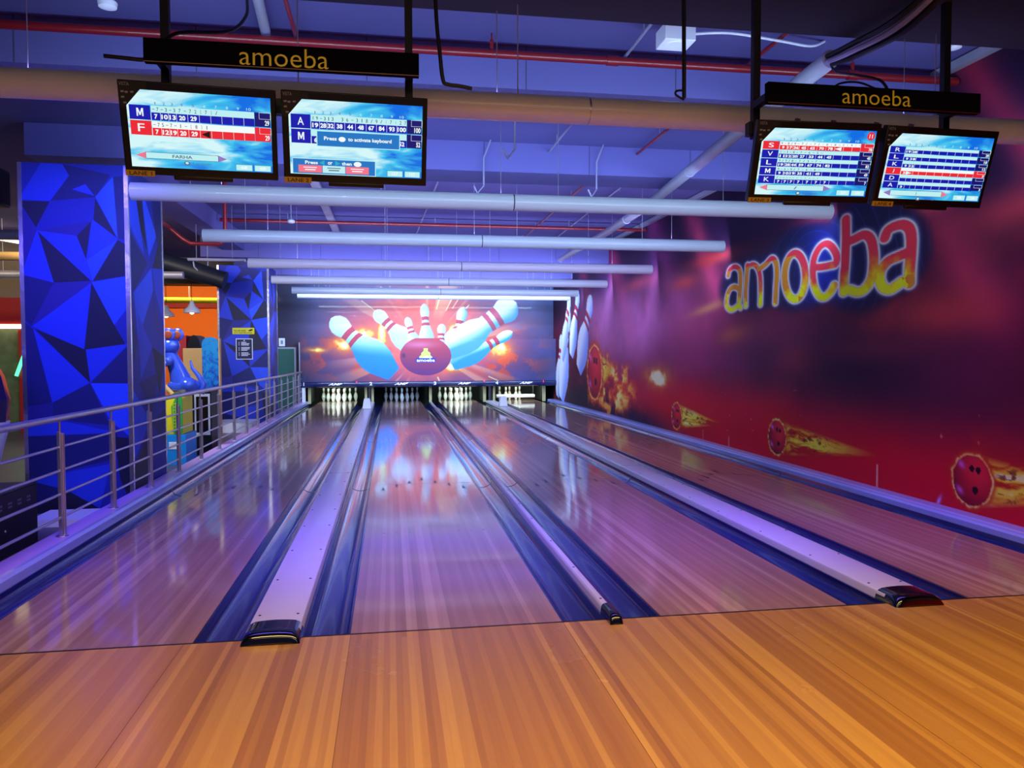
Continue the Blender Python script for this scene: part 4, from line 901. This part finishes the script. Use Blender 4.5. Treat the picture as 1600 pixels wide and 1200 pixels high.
# ================================================================== CEILING SERVICES
def CR(P, n=6): return [Vector(q) for q in catmull(P, n)]
def obj1(name, mb, label, cat, group=None, **k): return tag(mb.build(name, **k), label, cat, group)
mb = MB(); mb.tube([(-12, 2.0, 3.6), (4.84, 2.0, 3.6)], 0.031, 'redpipe', 16)
for x in (-0.95, 1.9, 3.9): mb.tube([(x-0.045, 2.0, 3.6), (x+0.045, 2.0, 3.6)], 0.038, 'redpipe', 16)
o = obj1('sprinkler_pipe', mb, 'long red sprinkler pipe across the ceiling above the monitor signs', 'pipe')
for x in (0.968, 3.9):
    mb = MB(); mb.tube([(x, 2.0, 3.63), (x, 2.0, 3.70)], 0.014, 'redpipe', 10); mb.tube([(x, 2.0, 3.70), (x, 2.0, ZC)], 0.006, 'redpipe', 8); mb.lathe([(0.02, 3.68), (0.02, 3.685)], 'redpipe', (x, 2.0, 0)); mb.build('upright_head', o)
for x, y0, y1, lab_ in ((3.05, 0.93, 4.88, 'thin red pipe running lengthwise near the right monitor sign'), (-0.456, 0.93, 4.88, 'thin red pipe running lengthwise above the left amoeba sign'), (2.85, 5.51, 12.2, 'thin red pipe running lengthwise above the far pipes')):
    mb = MB(); mb.tube([(x, y0, 3.675), (x, y1, 3.675)], 0.016, 'redpipe', 12)
    for yy in np.arange(y0+0.4, y1, 1.4): mb.tube([(x, yy, 3.66), (x, yy, ZC)], 0.004, 'galv', 6)
    obj1('sprinkler_branch', mb, lab_, 'pipe')
mb = MB(); mb.tube([(-2.6, 9.8, 3.62), (4.84, 9.8, 3.62)], 0.03, 'redpipe', 14)
for x in (-1.5, 1.0, 3.4): mb.tube([(x, 9.8, 3.62), (x, 9.8, ZC)], 0.004, 'galv', 6)
obj1('sprinkler_pipe', mb, 'red pipe across the ceiling just above the second bright white pipe', 'pipe')
mb = MB(); mb.tube([(-2.82, 5.6, 3.17), (-2.82, 7.4, 3.14), (-2.78, 7.5, 3.10), (-2.62, 7.5, 2.96), (-2.52, 7.5, 2.90), (-2.14, 7.5, 2.90), (-2.08, 7.5, 2.94), (-2.06, 7.5, 3.02), (-2.06, 7.5, ZC)], 0.028, 'redpipe', 12)
obj1('sprinkler_bend', mb, 'red pipe bending under the beam beside the nearest blue pillar', 'pipe')
# ducts and conduits
mb = MB(); mb.tube([(3.13, 1.05, 3.33), (3.29, 2.96, 3.33), (3.62, 6.2, 3.34), (3.74, 8.9, 3.35), (3.78, 12.2, 3.36)], 0.060, 'galv', 20)
for yy in (2.4, 5.2): mb.tube([(3.24 if yy < 4 else 3.52, yy, 3.38), (3.24 if yy < 4 else 3.52, yy, 3.419)], 0.006, 'galv', 6)
for xx, yy in ((3.20, 1.9), (3.42, 4.2), (3.66, 7.2)): mb.tube([(xx, yy, 3.335), (xx+0.003, yy+0.03, 3.335)], 0.066, 'conduit', 20)
o = obj1('round_duct', mb, 'pale round duct crossing the ceiling diagonally toward the mural wall', 'duct')
mb = MB()
for k_ in range(5): a = k_*1.25; mb.tube(CR([(3.13+0.03*math.cos(a), 1.06, 3.33+0.03*math.sin(a)), (3.15+0.05*math.cos(a), 0.8, 3.30+0.04*math.sin(a)), (3.22+0.05*math.cos(a+0.5), 0.4, 3.32+0.03*math.sin(a)), (3.35, 0.0, 3.55+0.03*math.sin(a)), (3.45, -0.4, 3.74)]), 0.018, 'conduit' if k_ % 2 else 'black', 8)
mb.build('cable_bundle', o)
mb = MB(); mb.tube(CR([(3.10, 1.0, 3.27), (3.02, 0.8, 3.15), (2.96, 0.5, 3.02), (2.98, 0.3, 2.92), (2.98, 0.22, 2.825)]), 0.008, 'black', 8)
mb.tube(CR([(2.62, 0.23, 2.8), (2.68, 0.23, 2.86), (2.8, 0.23, 2.875), (2.92, 0.23, 2.84)]), 0.006, 'black', 8)
obj1('hanging_cable', mb, 'black cable drooping from the duct end to the right sign', 'cable')
mb = MB(); mb.tube([(-0.60, 0.95, 3.70), (-0.67, 2.1, 3.69)], 0.036, 'galv', 16); obj1('round_conduit', mb, 'grey round conduit over the left amoeba sign', 'duct')
mb = MB(); mb.tube(CR([(-0.66, 1.3, 3.57), (-0.60, 0.9, 3.3), (-0.62, 0.5, 3.05), (-0.8, 0.25, 2.93), (-0.86, 0.2, 2.86)]), 0.009, 'black', 8); obj1('hanging_cable', mb, 'black cable curving down behind the left amoeba sign', 'cable')
mb = MB(); mb.box(-0.85, -0.73, 5.52, 12.28, 3.67, 3.72, 'galv')
for yy in (6.5, 8.5, 10.5): mb.tube([(-0.79, yy, 3.66), (-0.79, yy, ZC)], 0.005, 'galv', 6)
obj1('flat_duct', mb, 'flat grey cable duct running lengthwise over the left lanes', 'duct', smooth=False)
mb = MB(); mb.tube([(2.02, 0.93, 3.66), (2.01, 4.88, 3.66)], 0.012, 'conduit', 10)
for yy in (1.6, 3.1, 4.5): mb.tube([(2.015, yy, 3.66), (2.015, yy, ZC)], 0.006, 'conduit', 6)
obj1('thin_conduit', mb, 'thin grey conduit running lengthwise beside the white ceiling box', 'conduit')
mb = MB(); mb.tube([(3.40, 5.51, 3.70), (3.55, 12.2, 3.70)], 0.012, 'conduit', 10); mb.tube([(0.9, 5.51, 3.70), (0.7, 12.2, 3.70)], 0.012, 'conduit', 10)
for q in ((3.43, 6.8), (3.5, 10.0), (0.86, 6.8), (0.765, 10.0)): mb.tube([(q[0], q[1], 3.66), (q[0], q[1], ZC)], 0.005, 'conduit', 6)
obj1('thin_conduit', mb, 'pair of thin conduits over the middle of the lanes', 'conduit')
for y0, y1, n_ in ((0.93, 2.19, 'beside the round duct cables'), (2.76, 4.89, 'behind the right monitors'), (5.51, 12.28, 'above the mural wall')):
    mb = MB(); mb.box(4.74, 4.868, y0, y1, 3.70, 3.735, 'galv'); mb.box(4.74, 4.75, y0, y1, 3.67, 3.70, 'galv')
    for yy in np.arange(y0+0.2, y1, 0.8): mb.box(4.79, 4.81, yy, yy+0.02, 3.735, ZC, 'galv')
    obj1('cable_tray', mb, 'pale cable tray along the ceiling edge '+n_, 'cable tray', smooth=False)
t = thing('ceiling_box', 'white square ceiling unit left of the right monitor frame', 'ceiling unit', (2.19, 1.44, 3.56))
mb = MB(); mb.box(-0.11, 0.11, -0.10, 0.10, -0.045, 0.075, 'white'); mb.build('housing', t, bevel=0.006)
mb = MB(); mb.lathe([(0.075, -0.052), (0.08, -0.044)], 'white'); mb.build('face_ring', t); mb = MB(); mb.box(-0.04, 0.04, -0.04, 0.04, 0.075, ZC-3.56, 'galv'); mb.build('mount', t, smooth=False)
mb = MB(); mb.tube(CR([(2.30, 1.44, 3.60), (2.6, 1.45, 3.63), (3.0, 1.5, 3.62), (3.3, 1.6, 3.64), (3.50, 1.75, 3.745)]), 0.010, 'white', 8); obj1('white_cable', mb, 'white cable running from the white ceiling unit to the duct', 'cable')
mb = MB(); mb.tube([(-2.6, 1.15, 3.72), (-0.5, 1.12, 3.70), (1.2, 1.15, 3.72), (2.1, 1.25, 3.70), (3.0, 1.3, 3.71), (4.7, 1.35, 3.73)], 0.007, 'black', 6); mb.tube([(-0.5, 1.32, 3.73), (1.2, 1.38, 3.72), (2.08, 1.36, 3.71)], 0.006, 'black', 6)
obj1('ceiling_cable', mb, 'thin black cables strung across the ceiling slab', 'cable')
for x, y, z, n_ in ((-1.58, 1.62, 3.62, 'left of the left monitor frame'), (4.306, 1.38, 3.62, 'right of the right monitor frame'), (-1.30, 8.6, 3.42, 'above the second bright pipe')):
    t = thing('ceiling_sensor', 'small white ceiling detector '+n_, 'detector', (x, y, z))
    mb = MB(); mb.lathe([(0.03, -0.03), (0.055, -0.02), (0.06, 0.01), (0.04, 0.03)], 'white'); mb.build('body', t)
    mb = MB(); mb.tube([(0, 0, 0.03), (0, 0, ZC-z)], 0.008, 'galv', 8); mb.build('stem', t)
mb = MB(); mb.tube(CR([(0.44, 0.2, ZC), (0.44, 0.16, 3.13), (0.46, 0.15, 2.86), (0.475, 0.15, 2.735), (0.50, 0.15, 2.715), (0.56, 0.15, 2.71), (0.62, 0.15, 2.70)]), 0.010, 'black', 10); obj1('cable_hook', mb, 'black bent cable pipe hanging right of the left monitor frame', 'cable')
mb = MB(); mb.tube(CR([(1.735, 0.15, ZC), (1.745, 0.15, 2.71)]), 0.011, 'black', 10); mb.tube(CR([(1.745, 0.15, 2.70), (1.70, 0.15, 2.725), (1.705, 0.15, 2.745), (1.745, 0.15, 2.75)]), 0.006, 'black', 8); obj1('cable_hook', mb, 'thin black drop rod with small hook between the two monitor frames', 'cable')
mb = MB(); mb.tube(CR([(-1.12, 0.17, 2.77), (-1.02, 0.17, 2.765), (-0.95, 0.19, 2.77), (-0.93, 0.2, 2.80)]), 0.010, 'black', 8); obj1('cable_hook', mb, 'short black hooked cable at the left end of the left sign', 'cable')
for y, x in ((3.3, 1.35), (4.85, 1.25), (4.85, 2.55), (12.25, 1.0)):
    zb = 3.42 if y < 10 else 3.30
    mb = MB(); mb.tube([(x+0.08, y-0.02, ZC), (x, y-0.02, 3.55), (x, y-0.02, zb-0.18), (x-0.08, y-0.10, zb-0.28), (x-0.12, y-0.10, zb-0.20)] if y < 10 else [(x, y-0.05, ZC), (x, y-0.05, zb-0.05)], 0.010, 'conduit', 8)
    obj1('bent_conduit', mb, 'thin bent conduit hanging from the ceiling '+{(3.3, 1.35): 'behind the nearest pipe joint', (4.85, 1.25): 'at the beam above the second pipe joint', (4.85, 2.55): 'on the beam left of the lane 3 monitor', (12.25, 1.0): 'on the far beam'}[(y, x)], 'conduit')
mb = MB(); mb.box(-2.98, -2.10, 9.18, 9.26, 2.86, 2.90, 'galv'); mb.tube([(-2.9, 9.22, 2.86), (-2.88, 9.2, 2.76), (-2.82, 9.18, 2.70)], 0.012, 'galv', 8)
for x in (-2.85, -2.3): mb.tube([(x, 9.22, 2.9), (x, 9.22, ZC)], 0.004, 'galv', 6)
obj1('bracket_bar', mb, 'grey metal bar sticking out left of the third white pipe', 'bracket', smooth=False)

# ================================================================== HALL BEHIND THE RAILING
def P_(x, y, z): return (x, y, z)
t = thing('arcade_pod', 'tapered white arcade pod with dark blue glossy hood at the left edge', 'arcade machine', (-3.47, 3.45, -0.15))
mb = MB(); mb.lathe([(0.22, 0), (0.22, 0.34)], 'navywall', n=28); mb.build('pedestal', t)
mb = MB(); mb.lathe([(0.26, 0.34), (0.30, 0.55), (0.36, 0.80), (0.385, 0.92), (0.385, 0.93)], 'white', n=32); mb.build('body', t)
mb = MB(); mb.lathe([(0.385, 0.931), (0.40, 1.12), (0.36, 1.32), (0.28, 1.50)], 'trimblue', n=10); mb.build('hood', t, smooth=False)
mb = MB(); mb.lathe([(0.28, 1.501), (0.20, 1.545), (0.05, 1.56)], 'white', n=10); mb.build('cap', t, smooth=False)
t = thing('subwoofer', 'big black speaker cabinet on the floor behind the railing, lower left', 'speaker', (-2.63, 1.55, -0.15))
mb = MB(); mb.box(-0.6, 0, 0, 1.38, 0, 0.47, 'black'); mb.box(-0.62, 0.0, 0.02, 1.40, 0.47, 0.485, 'black'); mb.build('cabinet', t, bevel=0.006)
mb = MB(); mb.box(-0.55, -0.25, 0.5, 1.30, 0.486, 0.492, 'tan'); mb.build('top_board', t, smooth=False)
mb = MB()
for k in range(6):
    y = 0.45+k*0.15
    for a in range(3):
        for b in range(2): mb.add([(0.002, y+a*0.022+dy, 0.36+b*0.028+dz) for dy, dz in ((0, 0), (0.013, 0), (0.013, 0.016), (0, 0.016))], [(0, 1, 2, 3)], 'conduit')
mb.build('label_marks', t, smooth=False)
mb = MB(); mb.lathe([(0.010, 0), (0.008, 0.006)], 'steel', (0, 0, 0), 12, 'x'); mb.build('socket', t, loc=(0.0, 0.85, 0.20))
mb = MB(); mb.box(-2.95, -2.5, 3.45, 3.95, -0.15, -0.09, 'white'); obj1('low_plinth', mb, 'low white plinth in front of the nearest blue pillar', 'plinth', smooth=False)
mb = MB(); mb.box(-3.15, -2.45, 11.6, 12.5, -0.15, 0.04, 'white'); obj1('low_plinth', mb, 'low white plinth in front of the farther blue pillar', 'plinth', smooth=False)
t = thing('hanging_speaker', 'black speaker hung high left of the nearest blue pillar', 'speaker', (-3.66, 4.5, 3.0))
mb = MB(); mb.box(-0.14, 0.14, -0.14, 0.14, -0.18, 0.18, 'black'); mb.build('cabinet', t, bevel=0.02); mb = MB(); mb.tube([(0, 0, 0.18), (0, 0, ZC-3.0)], 0.015, 'black', 10); mb.build('stem', t)
# kiddie ride: blue mouse on a yellow and green machine
t = thing('mouse_ride', 'shiny blue mouse figure ride with curled tail behind the railing', 'kiddie ride', (-2.72, 7.5, -0.15))
mb = MB(); mb.box(-0.30, 0.16, -0.28, 0.3, 0, 0.42, 'sky'); mb.box(-0.06, 0.06, -0.285, -0.28, 0.22, 0.32, 'white'); mb.build('base', t, bevel=0.01)
mb = MB(); mb.box(-0.28, 0.12, -0.26, 0.28, 0.421, 0.93, 'yellow'); mb.build('cabinet', t, bevel=0.01)
mb = MB(); mb.prism([(0.0, 0.45), (0.12, 0.45), (0.12, 0.93), (0.04, 0.93), (-0.02, 0.8)], -0.285, -0.262, 'green')
for z in np.arange(0.48, 0.86, 0.045): mb.box(0.0, 0.07, -0.288, -0.285, z, z+0.006, 'yellow')
for x in (0.0, 0.035, 0.068): mb.box(x, x+0.006, -0.288, -0.285, 0.48, 0.86, 'yellow')
mb.build('green_panel', t, smooth=False)
mb = MB(); mb.ball((0.08, 0, 1.06), (0.23, 0.17, 0.13), 'bluepl', 24); mb.ball((0.14, -0.06, 1.08), (0.13, 0.13, 0.12), 'bluepl', 20)
mb.tube([(0.05, 0, 1.12), (0.0, 0, 1.28), (-0.07, 0, 1.46), (-0.12, 0, 1.58)], [0.15, 0.115, 0.09, 0.08], 'bluepl', 18)
mb.ball((-0.10, 0, 1.63), (0.135, 0.12, 0.13), 'bluepl', 24); mb.ball((-0.19, -0.01, 1.59), (0.07, 0.07, 0.06), 'pinkpl', 16)
mb.ball((-0.08, -0.10, 1.42), (0.06, 0.08, 0.07), 'bluepl', 16); mb.tube([(-0.06, -0.1, 1.42), (-0.18, -0.16, 1.36)], [0.05, 0.04], 'bluepl', 12)
mb.build('body', t, ang=80)
for ex, ey in ((-0.085, -0.09), (-0.01, 0.06)):
    mb = MB(); mb.ball((ex, ey, 1.79), (0.085, 0.022, 0.09), 'bluepl', 20); e_ = mb.build('ear', t); mb = MB(); mb.ball((ex-0.005, ey-0.018, 1.785), (0.055, 0.010, 0.06), 'earbrown', 16); mb.build('inner_ear', e_)
mb = MB(); mb.tube([(0.22, 0, 1.05), (0.32, 0, 1.0), (0.34, 0, 1.10), (0.27, 0, 1.22), (0.19, 0, 1.32), (0.17, 0, 1.43)], [0.06, 0.055, 0.045, 0.032, 0.022, 0.012], 'bluepl', 14); mb.build('tail', t)
mb = MB(); mb.tube([(-0.26, -0.2, 1.32), (-0.15, -0.22, 1.12), (-0.02, -0.22, 0.97)], 0.03, 'tan', 12); mb.build('handle', t)
mb = MB(); mb.ball((-0.17, -0.09, 1.69), 0.022, 'white', 12); mb.ball((-0.185, -0.107, 1.69), 0.010, 'ink', 10); mb.build('eye', t)
t = thing('game_cabinet', 'dark game cabinet with white framed panel beside the mouse ride', 'arcade machine', (-2.60, 8.3, -0.15))
mb = MB(); mb.box(-0.25, 0.14, 0, 0.5, 0, 0.98, 'black'); mb.build('body', t, bevel=0.008)
mb = MB(); mb.box(-0.10, 0.12, -0.008, 0, 0.30, 0.92, 'white'); mb.box(-0.075, 0.095, -0.010, -0.008, 0.34, 0.88, 'gloss_black'); mb.build('panel', t, smooth=False)
MT['wave'] = mat('wave_print', '1478D0', 0.35, noise=0.0)
def wave_mat():
    m, nt, b = new_mat('wave_art'); N = nt.nodes; L = nt.links
    tc = N.new('ShaderNodeTexCoord'); sp = N.new('ShaderNodeSeparateXYZ'); n = N.new('ShaderNodeTexNoise'); n.inputs['Scale'].default_value = 9; n.inputs['Detail'].default_value = 6; n.inputs['Distortion'].default_value = 1.5
    L.new(tc.outputs['Object'], sp.inputs[0]); L.new(tc.outputs['Object'], n.inputs['Vector'])
    a = N.new('ShaderNodeMath'); a.operation = 'MULTIPLY_ADD'; L.new(sp.outputs['Z'], a.inputs[0]); a.inputs[1].default_value = -0.32; L.new(n.outputs['Fac'], a.inputs[2])
    cr = N.new('ShaderNodeValToRGB'); L.new(a.outputs[0], cr.inputs[0]); e = cr.color_ramp.elements
    e[0].position = 0.0; e[0].color = (*lin('1090C8'), 1); e[1].position = 0.66; e[1].color = (*lin('E8F8FF'), 1)
    for p_, c in ((0.12, '1068C0'), (0.25, '083C98'), (0.38, '061040'), (0.50, '0C50A8'), (0.58, '1868C0')): k = e.new(p_); k.color = (*lin(c), 1)
    L.new(cr.outputs[0], b.inputs['Base Color']); b.inputs['Roughness'].default_value = 0.35; return m
MT['wave'] = wave_mat()
t = thing('wave_board', 'tall rounded panel with blue ocean wave print near the farther pillar', 'display panel', (-2.74, 9.6, -0.15))
mb = MB(); pr = [(-0.14, 0), (0.12, 0), (0.12, 1.55)]+[(0.12-0.13*(1-math.cos(a)), 1.70+0.10*math.sin(a)-0.0) for a in np.linspace(0, PI, 9)]+[(-0.14, 1.55)]
mb.prism(pr, 0, 0.05, 'wave'); mb.build('board', t, ang=30)
mb = MB(); mb.box(0.121, 0.14, 0.0, 0.12, 0, 1.78, 'tan'); mb.build('side_frame', t, smooth=False)
t = thing('oval_cabinet', 'black oval-topped game cabinet in front of the orange wall', 'arcade machine', (-3.40, 11.2, -0.15))
mb = MB(); pr = [(-0.12, 0), (0.14, 0), (0.14, 1.4)]+[(0.01+0.13*math.cos(a), 1.55+0.32*math.sin(a)) for a in np.linspace(0, PI, 11)]+[(-0.12, 1.4)]
mb.prism(pr, 0, 0.6, 'gloss_black'); mb.build('body', t, ang=30)
mb = MB(); mb.box(-0.34, -0.125, 0.0, 0.5, 0, 1.86, 'redwall'); mb.build('side_panel', t, smooth=False)
mb = MB(); mb.box(-3.36, -3.02, 10.3, 10.7, -0.15, 1.47, 'tan'); obj1('storage_box', mb, 'tall tan box standing behind the mouse ride', 'box', bevel=0.01)
def pendant(x, y, lab_):
    t = thing('pendant_lamp', lab_, 'lamp', (x, y, 2.22), 'pendant lamps before the orange wall')
    mb = MB(); mb.lathe([(0.165, 0.0), (0.17, 0.03), (0.155, 0.07), (0.085, 0.13), (0.05, 0.19), (0.035, 0.25)], 'white', n=24); mb.build('shade', t, ang=50)
    mb = MB(); mb.ball((0, 0, 0.02), 0.05, 'warmglow', 12); mb.build('bulb', t); mb = MB(); mb.tube([(0, 0, 0.25), (0, 0, ZC-2.22)], 0.006, 'black', 8); mb.build('cord', t)
pendant(-3.85, 13.0, 'white bell-shaped pendant lamp in front of the orange wall'); pendant(-4.80, 14.65, 'second white pendant lamp, half hidden by the nearest pillar')
mb = MB(); mb.tube([(-5.2, 11.9, 3.30), (-4.5, 12.0, 3.22), (-4.0, 12.0, 3.12), (-3.52, 12.0, 2.97), (-3.1, 12.0, 2.84), (-2.98, 12.0, 2.80)], [0.17, 0.19, 0.165, 0.19, 0.165, 0.18], 'duct', 18)
for x in (-4.3, -3.3): mb.tube([(x, 12, 3.0), (x, 12, ZC)], 0.005, 'galv', 6)
obj1('flexible_duct', mb, 'thick black flexible duct between the two blue pillars', 'duct')
mb = MB(); mb.tube([(-9, 17.5, 2.78), (-3.05, 17.5, 2.78)], 0.075, 'yellow', 14)
for x in (-5.0, -3.6): mb.tube([(x, 17.5, 2.85), (x, 17.5, ZC)], 0.01, 'galv', 6)
obj1('yellow_pipe', mb, 'yellow lit pipe in front of the orange wall', 'pipe')
mb = MB(); mb.box(-9, -3.5, 15.0, 15.5, 2.98, 3.10, 'black'); mb.box(-9, -3.3, 13.9, 14.3, 2.90, 2.97, 'black')
for x in (-5.0, -4.0): mb.tube([(x, 15.2, 3.1), (x, 15.2, ZC)], 0.01, 'galv', 6); mb.tube([(x, 14.1, 2.97), (x, 14.1, ZC)], 0.01, 'galv', 6)
obj1('cable_tray', mb, 'black cable trays crossing before the orange wall', 'cable tray', smooth=False)
mb = MB(); mb.box(-12, -3.2, 16.2, 16.5, 3.15, ZC-0.002, 'wallgrey'); struct(mb.build('trim_8', smooth=False))
# far left shop front seen left of the nearest pillar
mb = MB(); mb.box(-12, -6.2, 12.8, 12.9, -0.15, ZC, 'wallgrey'); struct(mb.build('wall_hall', smooth=False))
t = thing('shop_front', 'red and white shop front far behind the left edge pod', 'shop front', (-7.0, 12.5, -0.15))
mb = MB(); mb.box(-1.5, 0.5, 0, 0.25, 2.10, 2.62, 'redwall'); mb.build('fascia', t, smooth=False)
mb = MB(); mb.box(-1.5, 0.5, -0.03, 0.0, 2.02, 2.10, 'warmglow'); mb.build('light_strip', t, smooth=False)
mb = MB(); mb.box(-1.5, 0.5, 0.1, 0.25, 0, 2.0, 'brick'); mb.build('art_panel', t, smooth=False)
mb = MB(); mb.box(0.05, 0.12, 0.0, 0.1, 0, 2.0, 'redwall'); mb.build('door_frame', t, smooth=False)
mb = MB(); mb.tube([(0.02, -0.05, 1.10), (0.33, -0.05, 1.95)], 0.035, 'neon', 8); mb.build('neon_tube', t)
mb = MB(); mb.tube([(-7.6, 11.8, 3.62), (-6.4, 11.8, 3.42)], 0.03, 'warmglow', 8); obj1('tube_light', mb, 'slanting warm tube light high at the left edge', 'lamp')
for k, (y, z) in enumerate(((8.0, 3.0), (9.6, 2.9), (11.0, 2.75))):
    mb = MB(); mb.tube([(-9, y, z), (-3.5, y, z+0.05)], 0.07, 'galv' if k != 1 else 'tan', 12)
    for x in (-6.5, -4.2): mb.tube([(x, y, z), (x, y, ZC)], 0.006, 'galv', 6)
    obj1('hall_pipe', mb, ['pale pipe', 'tan pipe', 'farther pale pipe'][k]+' crossing the hall ceiling left of the nearest pillar', 'pipe')
# green cabinet door by the far end of the railing
t = thing('green_cabinet', 'green door with grey frame behind the far end of the railing', 'cabinet', (-2.60, 17.86, -0.15))
mb = MB(); mb.box(-0.30, 0.26, 0.0, 0.06, 0.0, 1.70, 'galv'); mb.build('frame', t, smooth=False)
mb = MB(); mb.box(-0.27, 0.21, -0.012, 0.0, 0.02, 1.66, 'teal'); mb.build('door', t, bevel=0.004)
mb = MB(); mb.box(-2.80, -2.64, 17.93, 17.94, 1.58, 1.80, 'paper'); mb.box(-2.75, -2.69, 17.926, 17.93, 1.64, 1.74, 'conduit'); obj1('paper_notice', mb, 'small white notice above the green door', 'notice', smooth=False)
mb = MB(); mb.box(-2.22, -2.19, 17.45, 17.48, 0.052, 1.68, 'steel'); obj1('steel_post', mb, 'tall slim steel post at the far end of the railing', 'post', smooth=False)
mb = MB(); mb.box(-2.17, -2.09, 17.6, 17.78, 0.052, 0.45, 'paper'); obj1('end_block', mb, 'pale block left of the leftmost lane pins', 'block', bevel=0.01)
